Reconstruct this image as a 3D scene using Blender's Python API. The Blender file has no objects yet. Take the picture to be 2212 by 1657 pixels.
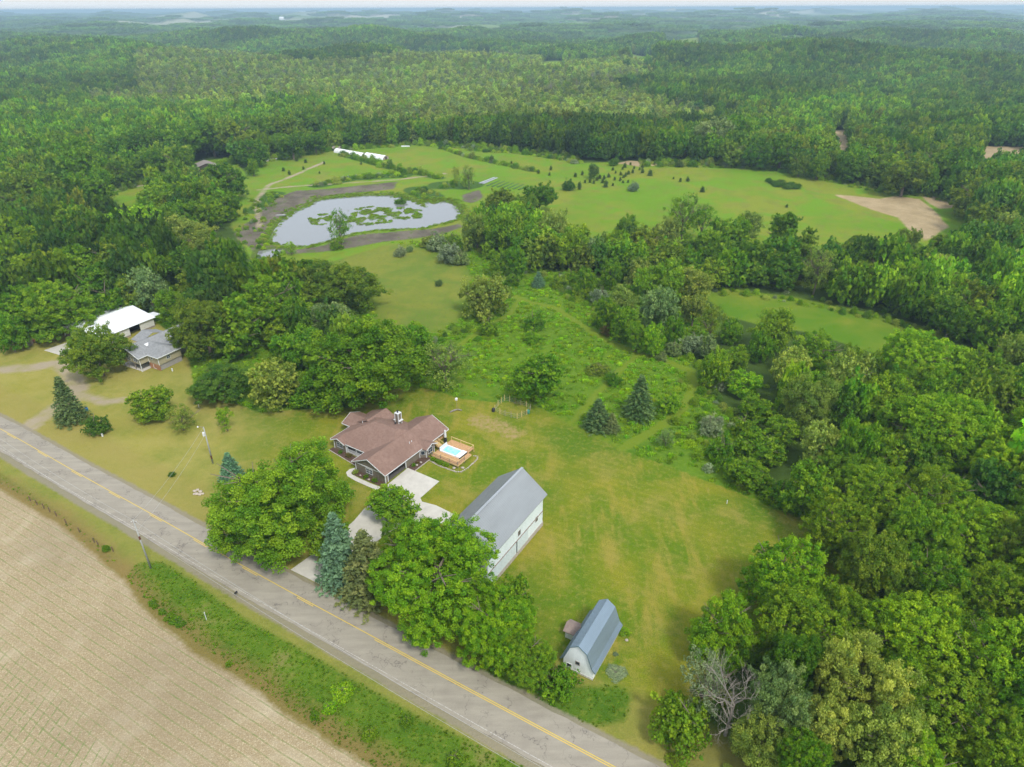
import bpy, math, random
import numpy as np
from mathutils import Matrix, Vector
random.seed(7)
R = math.radians
# ------------------------------------------------------------------ camera
F = 1475.0; PITCH = R(28.8); CH = 95.0; ROLL = -0.0043          # focal length in units of the 2212-wide reading of the photo
SP, CP = math.sin(PITCH), math.cos(PITCH)
sc = bpy.context.scene
cam = bpy.data.cameras.new("camera"); camo = bpy.data.objects.new("camera", cam); sc.collection.objects.link(camo)
cam.sensor_width = 36.0; cam.lens = F / 2212 * 36; cam.clip_end = 90000; cam.clip_start = 0.5
camo.matrix_world = Matrix.Translation((0, 0, CH)) @ Matrix.Rotation(math.pi / 2 - PITCH, 4, 'X') @ Matrix.Rotation(ROLL, 4, 'Z')
sc.camera = camo
# ------------------------------------------------------------------ world, sun, exposure
SUN_EL, SUN_AZ = R(52), R(150)                                   # azimuth clockwise from +Y
w = bpy.data.worlds.new("World"); sc.world = w; w.use_nodes = True
nt = w.node_tree; bg = nt.nodes['Background']
sky = nt.nodes.new('ShaderNodeTexSky'); sky.sky_type = 'NISHITA'; sky.sun_disc = False
sky.sun_elevation = SUN_EL; sky.sun_rotation = SUN_AZ; sky.dust_density = 2.5; sky.air_density = 1.0; sky.ozone_density = 1.0; sky.altitude = 100
mx = nt.nodes.new('ShaderNodeMix'); mx.data_type = 'RGBA'; mx.inputs[0].default_value = 0.6
nt.links.new(sky.outputs[0], mx.inputs[6]); mx.inputs[7].default_value = (7.2, 7.5, 7.8, 1)   # thin overcast over the clear sky
nt.links.new(mx.outputs[2], bg.inputs[0]); bg.inputs[1].default_value = 0.12
sl = bpy.data.lights.new("sun", 'SUN'); sl.energy = 1.9; sl.angle = R(10); sl.color = (1, .96, .88)
so = bpy.data.objects.new("sun", sl); sc.collection.objects.link(so)
sd = Vector((math.sin(SUN_AZ) * math.cos(SUN_EL), math.cos(SUN_AZ) * math.cos(SUN_EL), math.sin(SUN_EL)))
so.rotation_euler = sd.to_track_quat('Z', 'Y').to_euler(); so.location = (0, 0, 300)
sc.view_settings.view_transform = 'Standard'; sc.view_settings.look = 'None'; sc.view_settings.gamma = 1
sc.view_settings.use_curve_mapping = False; sc.view_settings.exposure = 0.62
sc.render.engine = 'CYCLES'
cy = sc.cycles; cy.max_bounces = 6; cy.diffuse_bounces = 3; cy.transmission_bounces = 3; cy.transparent_max_bounces = 6
cy.volume_bounces = 0; cy.glossy_bounces = 2; cy.use_denoising = True; cy.denoising_prefilter = 'FAST'; cy.use_adaptive_sampling = False; cy.caustics_reflective = False; cy.caustics_refractive = False
# ------------------------------------------------------------------ terrain height, pixel -> ground
def sstep(a, b, x):
    t = np.clip((x - a) / (b - a), 0, 1); return t * t * (3 - 2 * t)
def hbase(x, y):
    x = np.asarray(x, float); y = np.asarray(y, float)
    g = lambda cx, cy, sx, sy, a: a * np.exp(-((x - cx) / sx) ** 2 - ((y - cy) / sy) ** 2)
    z = g(190, 455, 170, 75, 6.5) + g(-60, 520, 90, 60, 2.5) + g(420, 430, 150, 120, 3)
    far = sstep(560, 1500, y) * (1 + 1.1 * sstep(2500, 7000, y))
    n = (np.sin(x / 167 + 1.3) * np.cos(y / 141 + .4) + .7 * np.sin(x / 83 + y / 97 + 2) + .6 * np.sin(x / 310 - y / 260 + .7)
         + .5 * np.cos(x / 47 - y / 75))
    z = z + far * (5 + 9 * n + 17 * np.sin(x / 420 + y / 410 + .6) * np.sin(y / 215 - x / 700) + 6 * np.sin(y / 95 + x / 350)) - 3 * sstep(560, 700, y) * (1 - sstep(900, 1500, y))
    return z
def at(u, v, z=0.0):
    x = (u - 1106) / F; y = (828.5 - v) / F
    x, y = x - y * math.sin(ROLL), y + x * math.sin(ROLL)
    dz = y * CP - SP; dy = y * SP + CP
    t = (z - CH) / dz
    return (x * t, dy * t)
def atg(u, v, dz=0.0):
    z = dz
    for _ in range(14):
        X, Y = at(u, v, z); z = .5 * z + .5 * (float(hbase(X, Y)) + dz)
    return (X, Y)
def depth(X, Y, Z=0.0): return Y * CP + (CH - Z) * SP
def vof(X, Y, Z):      # photo row and column of a world point
    d = Y * CP + (CH - Z) * SP
    return 1106 + F * X / d, 828.5 - F * (Y * SP + (Z - CH) * CP) / d
def G(pts): return np.array([atg(u, v) for u, v in pts])
def sdf(P, poly, closed=True):
    """signed distance to a polygon (positive inside), or minus distance to a polyline"""
    d = np.full(len(P), 1e9); ins = np.zeros(len(P), bool); n = len(poly)
    for i in range(n if closed else n - 1):
        a = poly[i]; b = poly[(i + 1) % n]; e = b - a
        t = np.clip(((P - a) @ e) / max(e @ e, 1e-9), 0, 1)
        d = np.minimum(d, np.hypot(P[:, 0] - a[0] - t * e[0], P[:, 1] - a[1] - t * e[1]))
        if closed:
            c = (a[1] > P[:, 1]) != (b[1] > P[:, 1])
            with np.errstate(divide='ignore', invalid='ignore'):
                xi = (b[0] - a[0]) * (P[:, 1] - a[1]) / (b[1] - a[1]) + a[0]
            ins ^= c & (P[:, 0] < xi)
    return np.where(ins, d, -d)
# ------------------------------------------------------------------ object helpers
C = sc.collection
def tag(o, label=None, cat=None, group=None, kind=None):
    if label: o['label'] = label
    if cat: o['category'] = cat
    if group: o['group'] = group
    if kind: o['kind'] = kind
    return o
def thing(name, label, cat, loc=(0, 0, 0), rz=0.0, group=None):
    o = bpy.data.objects.new(name, None); C.objects.link(o); o.location = loc; o.rotation_euler = (0, 0, rz)
    o.empty_display_size = .5
    return tag(o, label, cat, group)
def npmesh(name, V, Q, mat, attrs=None):
    me = bpy.data.meshes.new(name); V = np.asarray(V, np.float32); Q = np.asarray(Q, np.int32); k = Q.shape[1]
    me.vertices.add(len(V)); me.vertices.foreach_set('co', V.ravel())
    me.loops.add(Q.size); me.loops.foreach_set('vertex_index', Q.ravel())
    me.polygons.add(len(Q)); me.polygons.foreach_set('loop_start', np.arange(len(Q), dtype=np.int32) * k)
    me.update(calc_edges=True)
    for n, a in (attrs or {}).items():
        a = np.asarray(a, np.float32)
        if a.ndim == 1: at_ = me.attributes.new(n, 'FLOAT', 'POINT'); at_.data.foreach_set('value', a)
        else: at_ = me.attributes.new(n, 'FLOAT_VECTOR', 'POINT'); at_.data.foreach_set('vector', a.ravel())
    if mat: me.materials.append(mat)
    return me
class MB:
    """collects boxes, beams, slabs, tubes; build() links them as one mesh object"""
    def __init__(s): s.v = []; s.f = []
    def add(s, v, f):
        k = len(s.v); s.v += [tuple(p) for p in v]; s.f += [tuple(i + k for i in q) for q in f]; return s
    def box(s, x0, y0, z0, x1, y1, z1):
        return s.add([(x0, y0, z0), (x1, y0, z0), (x1, y1, z0), (x0, y1, z0), (x0, y0, z1), (x1, y0, z1), (x1, y1, z1), (x0, y1, z1)],
                     [(0, 3, 2, 1), (4, 5, 6, 7), (0, 1, 5, 4), (1, 2, 6, 5), (2, 3, 7, 6), (3, 0, 4, 7)])
    def beam(s, p, q, w, h=None):
        h = h or w; p = Vector(p); q = Vector(q); d = (q - p).normalized()
        sx = d.cross(Vector((0, 0, 1))); sx = sx.normalized() if sx.length > 1e-3 else Vector((1, 0, 0)); up = sx.cross(d)
        c = [p + sx * a * w / 2 + up * b * h / 2 for a, b in ((-1, -1), (1, -1), (1, 1), (-1, 1))] + [q + sx * a * w / 2 + up * b * h / 2 for a, b in ((-1, -1), (1, -1), (1, 1), (-1, 1))]
        return s.add(c, [(0, 1, 2, 3), (7, 6, 5, 4), (0, 4, 5, 1), (1, 5, 6, 2), (2, 6, 7, 3), (3, 7, 4, 0)])
    def slab(s, pts, t):
        n = len(pts); v = [tuple(p) for p in pts] + [(p[0], p[1], p[2] - t) for p in pts]
        return s.add(v, [tuple(range(n)), tuple(range(2 * n - 1, n - 1, -1))] + [(i, i + n, (i + 1) % n + n, (i + 1) % n) for i in range(n)])
    def tube(s, pts, rs, n=8, cap=True):
        pts = [Vector(p) for p in pts]; k = len(pts); v = []; f = []
        for i, p in enumerate(pts):
            d = (pts[min(i + 1, k - 1)] - pts[max(i - 1, 0)]).normalized()
            a = d.cross(Vector((.31, .87, .2))).normalized(); b = d.cross(a); r = rs[i] if hasattr(rs, '__len__') else rs
            v += [p + (a * math.cos(2 * math.pi * j / n) + b * math.sin(2 * math.pi * j / n)) * r for j in range(n)]
        for i in range(k - 1): f += [(i * n + j, i * n + (j + 1) % n, (i + 1) * n + (j + 1) % n, (i + 1) * n + j) for j in range(n)]
        if cap: f += [tuple(range(n))[::-1], tuple((k - 1) * n + j for j in range(n))]
        return s.add(v, f)
    def mesh(s, name, mat, smooth=False):
        me = bpy.data.meshes.new(name); me.from_pydata([tuple(p) for p in s.v], [], s.f); me.materials.append(mat)
        if smooth: me.polygons.foreach_set('use_smooth', [True] * len(me.polygons))
        me.update(); return me
    def build(s, name, mat, parent=None, smooth=False, loc=(0, 0, 0), rz=0.0):
        o = bpy.data.objects.new(name, s.mesh(name, mat, smooth)); C.objects.link(o); o.location = loc; o.rotation_euler = (0, 0, rz)
        if parent: o.parent = parent
        return o
def obj(name, me, parent=None, loc=(0, 0, 0), rz=0.0):
    o = bpy.data.objects.new(name, me); C.objects.link(o); o.location = loc; o.rotation_euler = (0, 0, rz)
    if parent: o.parent = parent
    return o
def copy_tree(o, parent=None):
    c = o.copy(); C.objects.link(c); c.parent = parent
    for ch in list(o.children): copy_tree(ch, c)
    return c
# ------------------------------------------------------------------ materials
class NT:
    def __init__(s, name):
        s.m = bpy.data.materials.new(name); s.m.use_nodes = True; s.t = s.m.node_tree; s.p = s.t.nodes['Principled BSDF']; s.out = s.t.nodes['Material Output']
        s.co = None
    def n(s, ty, **kw):
        x = s.t.nodes.new(ty)
        for k, v in kw.items(): setattr(x, k, v)
        return x
    def l(s, a, b): s.t.links.new(a, b)
    def pos(s, gen='Object'):
        if s.co is None: s.co = s.n('ShaderNodeTexCoord').outputs[gen]
        return s.co
    def noise(s, scale, detail=3, rough=.55, vec=None, dist=0):
        x = s.n('ShaderNodeTexNoise'); x.inputs['Scale'].default_value = scale; x.inputs['Detail'].default_value = detail
        x.inputs['Roughness'].default_value = rough; x.inputs['Distortion'].default_value = dist; s.l(vec or s.pos(), x.inputs['Vector']); return x.outputs[0]
    def map(s, v, a, b, c=0., d=1.):
        x = s.n('ShaderNodeMapRange'); x.clamp = True; s.l(v, x.inputs[0])
        for i, q in enumerate((a, b, c, d)): x.inputs[i + 1].default_value = q
        return x.outputs[0]
    def math(s, op, a, b=None):
        x = s.n('ShaderNodeMath', operation=op)
        for i, q in enumerate((a, b)):
            if q is None: continue
            if isinstance(q, (int, float)): x.inputs[i].default_value = q
            else: s.l(q, x.inputs[i])
        return x.outputs[0]
    def mix(s, f, a, b, blend='MIX'):
        x = s.n('ShaderNodeMix', data_type='RGBA', blend_type=blend)
        for i, q in ((0, f), (6, a), (7, b)):
            if isinstance(q, (int, float)): x.inputs[i].default_value = q
            elif isinstance(q, tuple): x.inputs[i].default_value = q if len(q) == 4 else q + (1,)
            else: s.l(q, x.inputs[i])
        return x.outputs[2]
    def attr(s, name, ty='GEOMETRY'):
        x = s.n('ShaderNodeAttribute'); x.attribute_name = name; x.attribute_type = ty; return x
    def bump(s, h, strength=.3, dist=.1):
        x = s.n('ShaderNodeBump'); x.inputs['Strength'].default_value = strength; x.inputs['Distance'].default_value = dist
        s.l(h, x.inputs['Height']); s.l(x.outputs[0], s.p.inputs['Normal'])
    def base(s, c):
        if isinstance(c, tuple): s.p.inputs['Base Color'].default_value = c + (1,)
        else: s.l(c, s.p.inputs['Base Color'])
    def stretch(s, sx, sy, sz, rz=0):
        x = s.n('ShaderNodeMapping'); x.inputs['Scale'].default_value = (sx, sy, sz); x.inputs['Rotation'].default_value = (0, 0, rz); s.l(s.pos(), x.inputs[0]); return x.outputs[0]
def simple(name, col, rough=.6, var=.12, scale=1.5, metal=0., bump=0., spec=.3):
    t = NT(name); n = t.noise(scale, 5, .65)
    c2 = tuple(x * (1 - var) for x in col); c1 = tuple(min(1, x * (1 + var)) for x in col)
    t.base(t.mix(t.map(n, .3, .7), c2, c1)); t.p.inputs['Roughness'].default_value = rough; t.p.inputs['Metallic'].default_value = metal
    t.p.inputs['Specular IOR Level'].default_value = spec
    if bump: t.bump(t.noise(scale * 12, 3), bump, .03)
    return t.m
def leafmat(name, col=None, inst=False, trans=.42):
    """foliage: tint from the object's colour (or the instance's), leaf and clump variation, some light passing through"""
    t = NT(name)
    if inst: base = t.attr('tint', 'INSTANCER').outputs['Color']
    elif col: base = t.mix(0., col, col)
    else: base = t.n('ShaderNodeObjectInfo').outputs['Color']
    lv = t.attr('lv').outputs['Fac']; cv = t.attr('cv').outputs['Fac']
    h = t.n('ShaderNodeHueSaturation'); t.l(base, h.inputs['Color'])
    t.l(t.math('ADD', t.math('MULTIPLY', cv, -.045), .522), h.inputs['Hue'])
    t.l(t.math('ADD', t.math('MULTIPLY', lv, .46), t.math('ADD', t.math('MULTIPLY', cv, .6), .50)), h.inputs['Value'])
    h.inputs['Saturation'].default_value = 1.0
    t.base(h.outputs[0]); t.p.inputs['Roughness'].default_value = .6; t.p.inputs['Specular IOR Level'].default_value = .12
    tr = t.n('ShaderNodeBsdfTranslucent'); g = t.mix(1., h.outputs[0], (1.15, 1.15, .4), 'MULTIPLY'); t.l(g, tr.inputs['Color'])
    m = t.n('ShaderNodeMixShader'); m.inputs[0].default_value = trans; t.l(t.p.outputs[0], m.inputs[1]); t.l(tr.outputs[0], m.inputs[2]); t.l(m.outputs[0], t.out.inputs[0])
    return t.m
LEAF = leafmat('leaf'); LEAFI = leafmat('leaf_far', inst=True)
BARK = simple('bark', (.16, .13, .10), .9, .35, 3, bump=.4); DEADW = simple('dead_wood', (.27, .24, .21), .9, .25, 3)
# ------------------------------------------------------------------ ground zones, in photo coordinates laid onto the terrain
LAWN = G([(-500, 770), (0, 752), (110, 735), (190, 705), (330, 700), (400, 740), (420, 830), (560, 890), (650, 885), (760, 880), (840, 845), (880, 832), (930, 840), (1000, 862), (1060, 868), (1130, 868), (1180, 888), (1235, 918), (1290, 945), (1345, 972), (1450, 1010), (1590, 1062), (1690, 1105), (1790, 1140), (1860, 1200), (1890, 1300),
          (1700, 1330), (1580, 1440), (1520, 1560), (1450, 1657), (1420, 1720), (900, 1500), (560, 1290), (-500, 700)])
# the mown lawn, the road clips it on the other side
LAWN = G([(-700, 740), (0, 742), (110, 722), (190, 690), (330, 690), (400, 740), (420, 840), (560, 890), (650, 885), (760, 880), (840, 845), (880, 832), (930, 840), (1000, 862), (1060, 868), (1130, 868), (1180, 888), (1235, 918), (1290, 945), (1345, 972), (1450, 1010), (1590, 1062), (1690, 1105), (1790, 1140), (1880, 1220), (1900, 1310),
          (1700, 1350), (1570, 1450), (1520, 1560), (1450, 1640), (1440, 1760), (1500, 1900), (560, 1290), (0, 960), (-700, 560 + 60)])
HOME = G([(-900, 800), (0, 740), (560, 560), (640, 590), (830, 525), (1010, 515), (1100, 560), (1280, 600), (1500, 640), (1560, 700), (1490, 790), (1560, 880), (1610, 1000), (1800, 1130), (1900, 1300), (1700, 1340), (1570, 1450), (1500, 1560), (1440, 1640), (1600, 2100), (-2000, 2100), (-2000, 900)])
PASTURE = G([(640, 595), (700, 570), (760, 535), (830, 522), (930, 540), (1000, 560), (1020, 600), (1005, 660), (980, 700), (900, 735), (830, 720), (800, 640)])
MEADOWL = G([(510, 410), (560, 350), (640, 335), (720, 322), (850, 312), (950, 312), (1010, 318), (1130, 330), (1250, 352), (1330, 350), (1380, 356), (1650, 360), (1760, 378), (1900, 410), (1990, 418), (2080, 425), (2090, 470), (2070, 500), (1990, 540), (1900, 540), (1700, 540), (1500, 520), (1350, 530), (1250, 510), (1180, 460), (1080, 450), (1030, 450), (1000, 470), (1010, 520), (830, 530), (640, 590), (545, 565), (500, 490)])
MEADOWR = G([(1510, 620), (1560, 622), (1700, 640), (1850, 670), (1960, 695), (2080, 735), (2110, 780), (1950, 780), (1880, 760), (1760, 720), (1640, 700), (1560, 680)])
SOILR = G([(1800, 420), (1850, 424), (1900, 430), (1935, 423), (1985, 430), (2020, 455), (2050, 490), (2000, 520), (1962, 495), (1940, 470), (1880, 452)])
SOILR2 = G([(1990, 424), (2070, 424), (2068, 448), (2030, 452), (2008, 440)])
SOILC = G([(1330, 353), (1360, 347), (1400, 350), (1430, 357), (1380, 360)])
SOILB1 = G([(1775, 282), (1840, 280), (1852, 330), (1840, 372), (1780, 370)])
SOILB2 = G([(2090, 315), (2240, 318), (2260, 345), (2150, 350), (2110, 335)])
POND = G([(583, 518), (597, 495), (610, 475), (640, 455), (670, 442), (690, 430), (740, 424), (790, 420), (850, 419), (880, 428), (905, 436), (940, 430), (968, 432), (985, 442), (993, 458), (985, 470), (950, 480), (905, 490), (860, 492), (820, 493), (770, 500), (735, 508), (700, 520), (660, 530), (620, 527)])
MUDT = G([(505, 505), (560, 460), (600, 425), (640, 412), (720, 408), (790, 402), (860, 395), (850, 408), (760, 418), (700, 425), (660, 440), (620, 460), (575, 490), (590, 530), (640, 540), (700, 530), (770, 508), (860, 500), (930, 495), (990, 484), (1000, 490), (960, 505), (900, 515), (830, 522), (760, 535), (690, 545), (620, 548), (560, 558), (545, 540), (520, 520)])
MUDR = G([(1000, 420), (1035, 410), (1045, 425), (1020, 440), (1000, 435)])
PUDDLE = G([(560, 540), (585, 536), (612, 538), (600, 548), (578, 556), (556, 554)])
GARDEN = G([(1066, 878), (1090, 865), (1146, 886), (1138, 903), (1117, 905)])
WORN = G([(1010, 905), (1040, 893), (1090, 910), (1135, 935), (1110, 952), (1080, 935), (1040, 925), (1012, 915)])
FARCLEAR = [G(c_) for c_ in ([(1160, 155), (1170, 133), (1222, 131), (1228, 152)], [(1350, 142), (1362, 114), (1415, 112), (1412, 140)], [(1422, 122), (1440, 88), (1500, 87), (1525, 120)], [(-100, 448), (50, 455), (70, 525), (-100, 550)], [(400, 352), (500, 340), (535, 378), (500, 402), (400, 412)], [(225, 398), (400, 368), (425, 385), (330, 415), (300, 445), (235, 445)])]
PATHS = [(G([(1112, 640), (1140, 652), (1200, 665), (1260, 705), (1320, 740), (1375, 762), (1440, 780), (1490, 800), (1500, 840), (1470, 890), (1420, 925), (1345, 968)]), 1.5),
         (G([(1378, 765), (1330, 810), (1290, 850), (1240, 908)]), 1.1), (G([(1120, 650), (1100, 680), (1060, 700), (1000, 740), (960, 790)]), 1.1),
         (G([(990, 815), (1020, 838), (1062, 862)]), .9), (G([(600, 590), (680, 565), (740, 545)]), 1.3),
         (G([(1345, 968), (1235, 915), (1140, 872)]), .9)]
TRACK = [(G([(60, 925), (100, 895), (140, 870), (170, 840), (150, 800), (125, 785), (60, 795), (-60, 800)]), 2.6), (G([(170, 850), (230, 870), (260, 865)]), 1.5), (G([(340, 730), (300, 742), (260, 760)]), 2.5),
         (G([(560, 490), (555, 430), (580, 400), (620, 385), (700, 350)]), 1.4), (G([(240, 412), (330, 395), (400, 375)]), 3.0),
         (G([(560, 410), (640, 402), (860, 388), (960, 375)]), 1.2), (G([(560, 350), (620, 340)]), 3.0)]
BANK = [(G([(690, 400), (760, 385), (870, 378)]), 7), (G([(740, 335), (830, 360), (950, 385)]), 3.5), (G([(950, 320), (1010, 340), (1080, 355), (1165, 372)]), 1.2), (G([(560, 455), (590, 420)]), 7), (G([(960, 400), (1010, 400)]), 10), (G([(930, 425), (900, 410)]), 8)]
ROWS = G([(1040, 402), (1110, 368), (1165, 372), (1120, 402), (1060, 420)])
# road centre line (its yellow line), then offsets
RC = [(-230, 345), (-1, 926.5)]
rc_px = [(-260, 800), (0, 925.6), (92, 980), (188.5, 1036.7), (314, 1103.8), (461, 1189), (575, 1254), (735, 1339), (1000, 1484), (1310, 1650)]
rc = [np.array(at(*q)) for q in rc_px]
rc = [rc[0] + (rc[0] - rc[1]) * k for k in (60, 3)] + rc + [rc[-1] + (rc[-1] - rc[-2]) * k for k in (2, 40)]
rc = np.array(rc)
def resample(P, step):
    out = []
    for a, b in zip(P[:-1], P[1:]):
        n = max(1, int(np.hypot(*(b - a)) / step)); out += [a + (b - a) * i / n for i in range(n)]
    return np.array(out + [P[-1]])
core = resample(rc[1:-1], 2.0)
for _ in range(60): core[1:-1] = (core[:-2] + core[2:] + 2 * core[1:-1]) / 4
RCL = np.vstack([rc[0], core, rc[-1]])
tg = np.gradient(RCL, axis=0); tg /= np.linalg.norm(tg, axis=1)[:, None]; NRM = np.stack([-tg[:, 1], tg[:, 0]], 1)   # towards the houses
NRM *= np.sign(NRM[:, 1:2])
def off(d): return RCL + NRM * d
CROPE = G([(-900, 640), (0, 1058), (130, 1135), (262, 1250), (300, 1305), (350, 1350), (420, 1410), (500, 1455), (560, 1500), (640, 1560), (720, 1610), (800, 1657), (1000, 1790), (1100, 2100), (-3500, 2100), (-3500, 900)])
HEADL = G([(-60, 1340), (0, 1395), (140, 1520), (293, 1657), (420, 1770), (300, 2100), (-2500, 2100), (-1500, 1340)])
DITCH = G([(272, 1238), (300, 1215), (350, 1212), (420, 1255), (520, 1330), (700, 1430), (900, 1545), (1120, 1650), (1300, 1760), (1250, 1900), (1000, 1790), (800, 1657), (640, 1540), (540, 1470), (430, 1390), (330, 1310), (290, 1270)])
DITCH2 = G([(-60, 1000), (0, 1022), (100, 1088), (180, 1146), (235, 1190), (250, 1215), (235, 1218), (130, 1128), (0, 1048), (-200, 960)])
DITCH3 = G([(1250, 1480), (1340, 1480), (1368, 1500), (1350, 1560), (1290, 1570), (1200, 1545), (1080, 1480), (1000, 1440), (980, 1420), (1080, 1440), (1180, 1480)])
# ------------------------------------------------------------------ the ground sheet
def axis(fine0, fine1, step, lo, hi, g):
    a = list(np.arange(fine0, fine1 + .01, step)); s = step
    while a[-1] < hi: s *= g; a.append(a[-1] + s)
    s = step; b = []
    x = fine0
    while x > lo: s *= g; x -= s; b.append(x)
    return np.array(b[::-1] + a)
gx = axis(-330, 330, 1.7, -30000, 30000, 1.075); gy = axis(46, 560, 1.7, -1500, 45000, 1.032)
X, Y = np.meshgrid(gx, gy); P = np.stack([X.ravel(), Y.ravel()], 1)
near = (np.abs(P[:, 0]) < 1200) & (P[:, 1] < 2800)
A = {}
def zone(name, polys=(), lines=(), clampv=9.0):
    v = np.full(len(P), -clampv); q = P[near]; b = np.full(len(q), -1e9)
    for p in polys: b = np.maximum(b, sdf(q, p))
    for p, wd in lines: b = np.maximum(b, sdf(q, p, False) + wd)
    v[near] = np.clip(b, -clampv, clampv); A[name] = v; return v
zone('lawn', [LAWN]); zone('pasture', [PASTURE]); zone('open', [MEADOWL, MEADOWR] + FARCLEAR); zone('mown', [MEADOWR])
zone('soil', [SOILR, SOILR2, SOILC, SOILB1, SOILB2]); zone('mud', [MUDT, MUDR, PUDDLE]); pd = zone('pond', [POND, PUDDLE]); zone('path', [], PATHS)
zone('track', [], TRACK); zone('crop', [CROPE]); zone('ditch', [DITCH, DITCH2, DITCH3]); zone('worn', [WORN]); zone('home', [HOME]); zone('bank', [], BANK)
zone('road', [], [(off(-1.0), 4.2)], 14.0); zone('rows', [ROWS]); zone('head', [HEADL])
Z = hbase(P[:, 0], P[:, 1])
rn = np.random.RandomState(3)
Z = Z - 1.5 * sstep(-3.5, 2.0, A['pond']) + (rn.rand(len(P)) - .5) * .14 * (A['pond'] > -8)
berm = sdf(P[near], G([(570, 480), (620, 440), (720, 412), (850, 398)]), False); Z[near] += 1.2 * np.exp(-(berm / 4) ** 2)
dsd = A['ditch']; Z = Z - .5 * sstep(-1, 4, dsd)
Z = np.where(A['road'] > -4, np.minimum(Z, -.02 + 0 * Z), Z)
POND_Z = -0.55
nx, ny = len(gx), len(gy)
ii = (np.arange(ny - 1)[:, None] * nx + np.arange(nx - 1)[None, :]).ravel()
Q = np.stack([ii, ii + 1, ii + nx + 1, ii + nx], 1)
def ground_material():
    t = NT('ground'); a = lambda n: t.attr(n).outputs['Fac']
    n1 = t.noise(.02, 4, .6); n2 = t.noise(.11, 5, .65); n3 = t.noise(.9, 4, .7); n4 = t.noise(5., 3, .7); n5 = t.noise(.045, 3, .6, dist=.6)
    jag = t.math('ADD', t.math('MULTIPLY', t.math('SUBTRACT', n3, .5), 3.0), t.math('MULTIPLY', t.math('SUBTRACT', n2, .5), 3.0))
    def m(name, soft=.4, amp=1.0, shift=0.):
        v = t.math('ADD', a(name), t.math('MULTIPLY', jag, amp)); return t.map(v, shift - soft, shift + soft)
    # woodland floor / rough
    c = t.mix(t.map(n2, .35, .65), (.045, .085, .014), (.075, .130, .020))
    rough = t.mix(t.map(n2, .35, .65), (.075, .175, .008), (.135, .245, .012)); rough = t.mix(t.map(n3, .45, .7), rough, (.165, .265, .022))
    fy = t.n('ShaderNodeSeparateXYZ'); t.l(t.pos(), fy.inputs[0]); c = t.mix(t.map(fy.outputs[1], 1850, 1950), c, t.mix(t.math('MULTIPLY', t.map(t.noise(.0012, 3, .6), .42, .6), t.map(fy.outputs[1], 3000, 4500)), (.17, .27, .08), (.50, .48, .34)))
    c = t.mix(m('home', 1.5), c, rough)
    past = t.mix(t.map(n5, .42, .58), (.21, .265, .020), (.12, .235, .012)); past = t.mix(t.map(n3, .35, .8), past, (.20, .19, .055)); past = t.mix(t.map(n2, .46, .60, 0, .45), past, (.26, .275, .04)); past = t.mix(t.map(n3, .55, .68, 0, .55), past, (.09, .16, .012)); past = t.mix(t.map(n4, .5, .7, 0, .3), past, (.34, .33, .10)); c = t.mix(m('pasture', 5, 2.), c, past)
    opn = t.mix(t.map(n1, .42, .56), (.145, .290, .010), (.235, .285, .026)); opn = t.mix(t.map(n5, .48, .62), opn, (.155, .31, .012)); opn = t.mix(t.map(n2, .5, .66, 0, .5), opn, (.21, .21, .05)); opn = t.mix(t.map(n3, .52, .7, 0, .5), opn, (.25, .26, .06)); opn = t.mix(t.map(n4, .5, .7, 0, .3), opn, (.08, .15, .01)); 
    c = t.mix(m('open', .8), c, opn)
    c = t.mix(m('mown', 1.5), c, t.mix(t.map(n5, .4, .65), (.105, .225, .010), (.20, .26, .022)))
    c = t.mix(t.math('MULTIPLY', m('rows', .5, .3), t.map(t.n('ShaderNodeTexWave').outputs[0], .4, .6)), c, (.05, .11, .02)) if False else c
    lg = t.mix(t.map(n5, .40, .60), (.135, .225, .008), (.285, .285, .022)); stre = t.noise(.28, 4, .6, t.stretch(1, .25, 1, R(-32)))
    lg = t.mix(t.map(stre, .50, .66, 0, .8), lg, (.385, .315, .055)); lg = t.mix(t.map(n1, .47, .60, 0, .85), lg, (.092, .195, .008)); lg = t.mix(t.map(n2, .52, .64, 0, .5), lg, (.39, .32, .075)); lg = t.mix(t.map(n3, .50, .68, 0, .6), lg, (.37, .33, .07)); lg = t.mix(t.map(n4, .42, .62, 0, .35), lg, (.07, .125, .008))
    mw = t.n('ShaderNodeTexWave', wave_type='BANDS', bands_direction='Y'); mw.inputs['Scale'].default_value = .16; mw.inputs['Distortion'].default_value = 1.5; mw.inputs['Detail Scale'].default_value = .05; mpm = t.n('ShaderNodeMapping'); t.l(t.pos(), mpm.inputs[0]); mpm.inputs['Rotation'].default_value = (0, 0, ROWANG); t.l(mpm.outputs[0], mw.inputs[0]); lg = t.mix(t.map(mw.outputs[0], .3, .7, 0, .09), lg, (.07, .12, .01))
    # drier lawn on the side of the neighbour's house
    px = t.n('ShaderNodeSeparateXYZ'); t.l(t.pos(), px.inputs[0]); dryl = t.map(px.outputs[0], -55, -75); lg = t.mix(t.math('MULTIPLY', dryl, t.map(n2, .3, .6, .35, .9)), lg, (.37, .335, .085))
    c = t.mix(m('lawn', .35, .5), c, lg)
    # mown strip beside the road
    c = t.mix(t.math('MULTIPLY', t.map(a('road'), -11, -8), t.map(n2, .2, .7, .3, .85)), c, (.33, .285, .075))
    c = t.mix(t.math('MULTIPLY', m('worn', .8, 1.), t.map(n3, .35, .6)), c, (.40, .30, .13))
    c = t.mix(t.math('MULTIPLY', m('path', .5, .3), .9), c, (.175, .250, .018))
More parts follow.
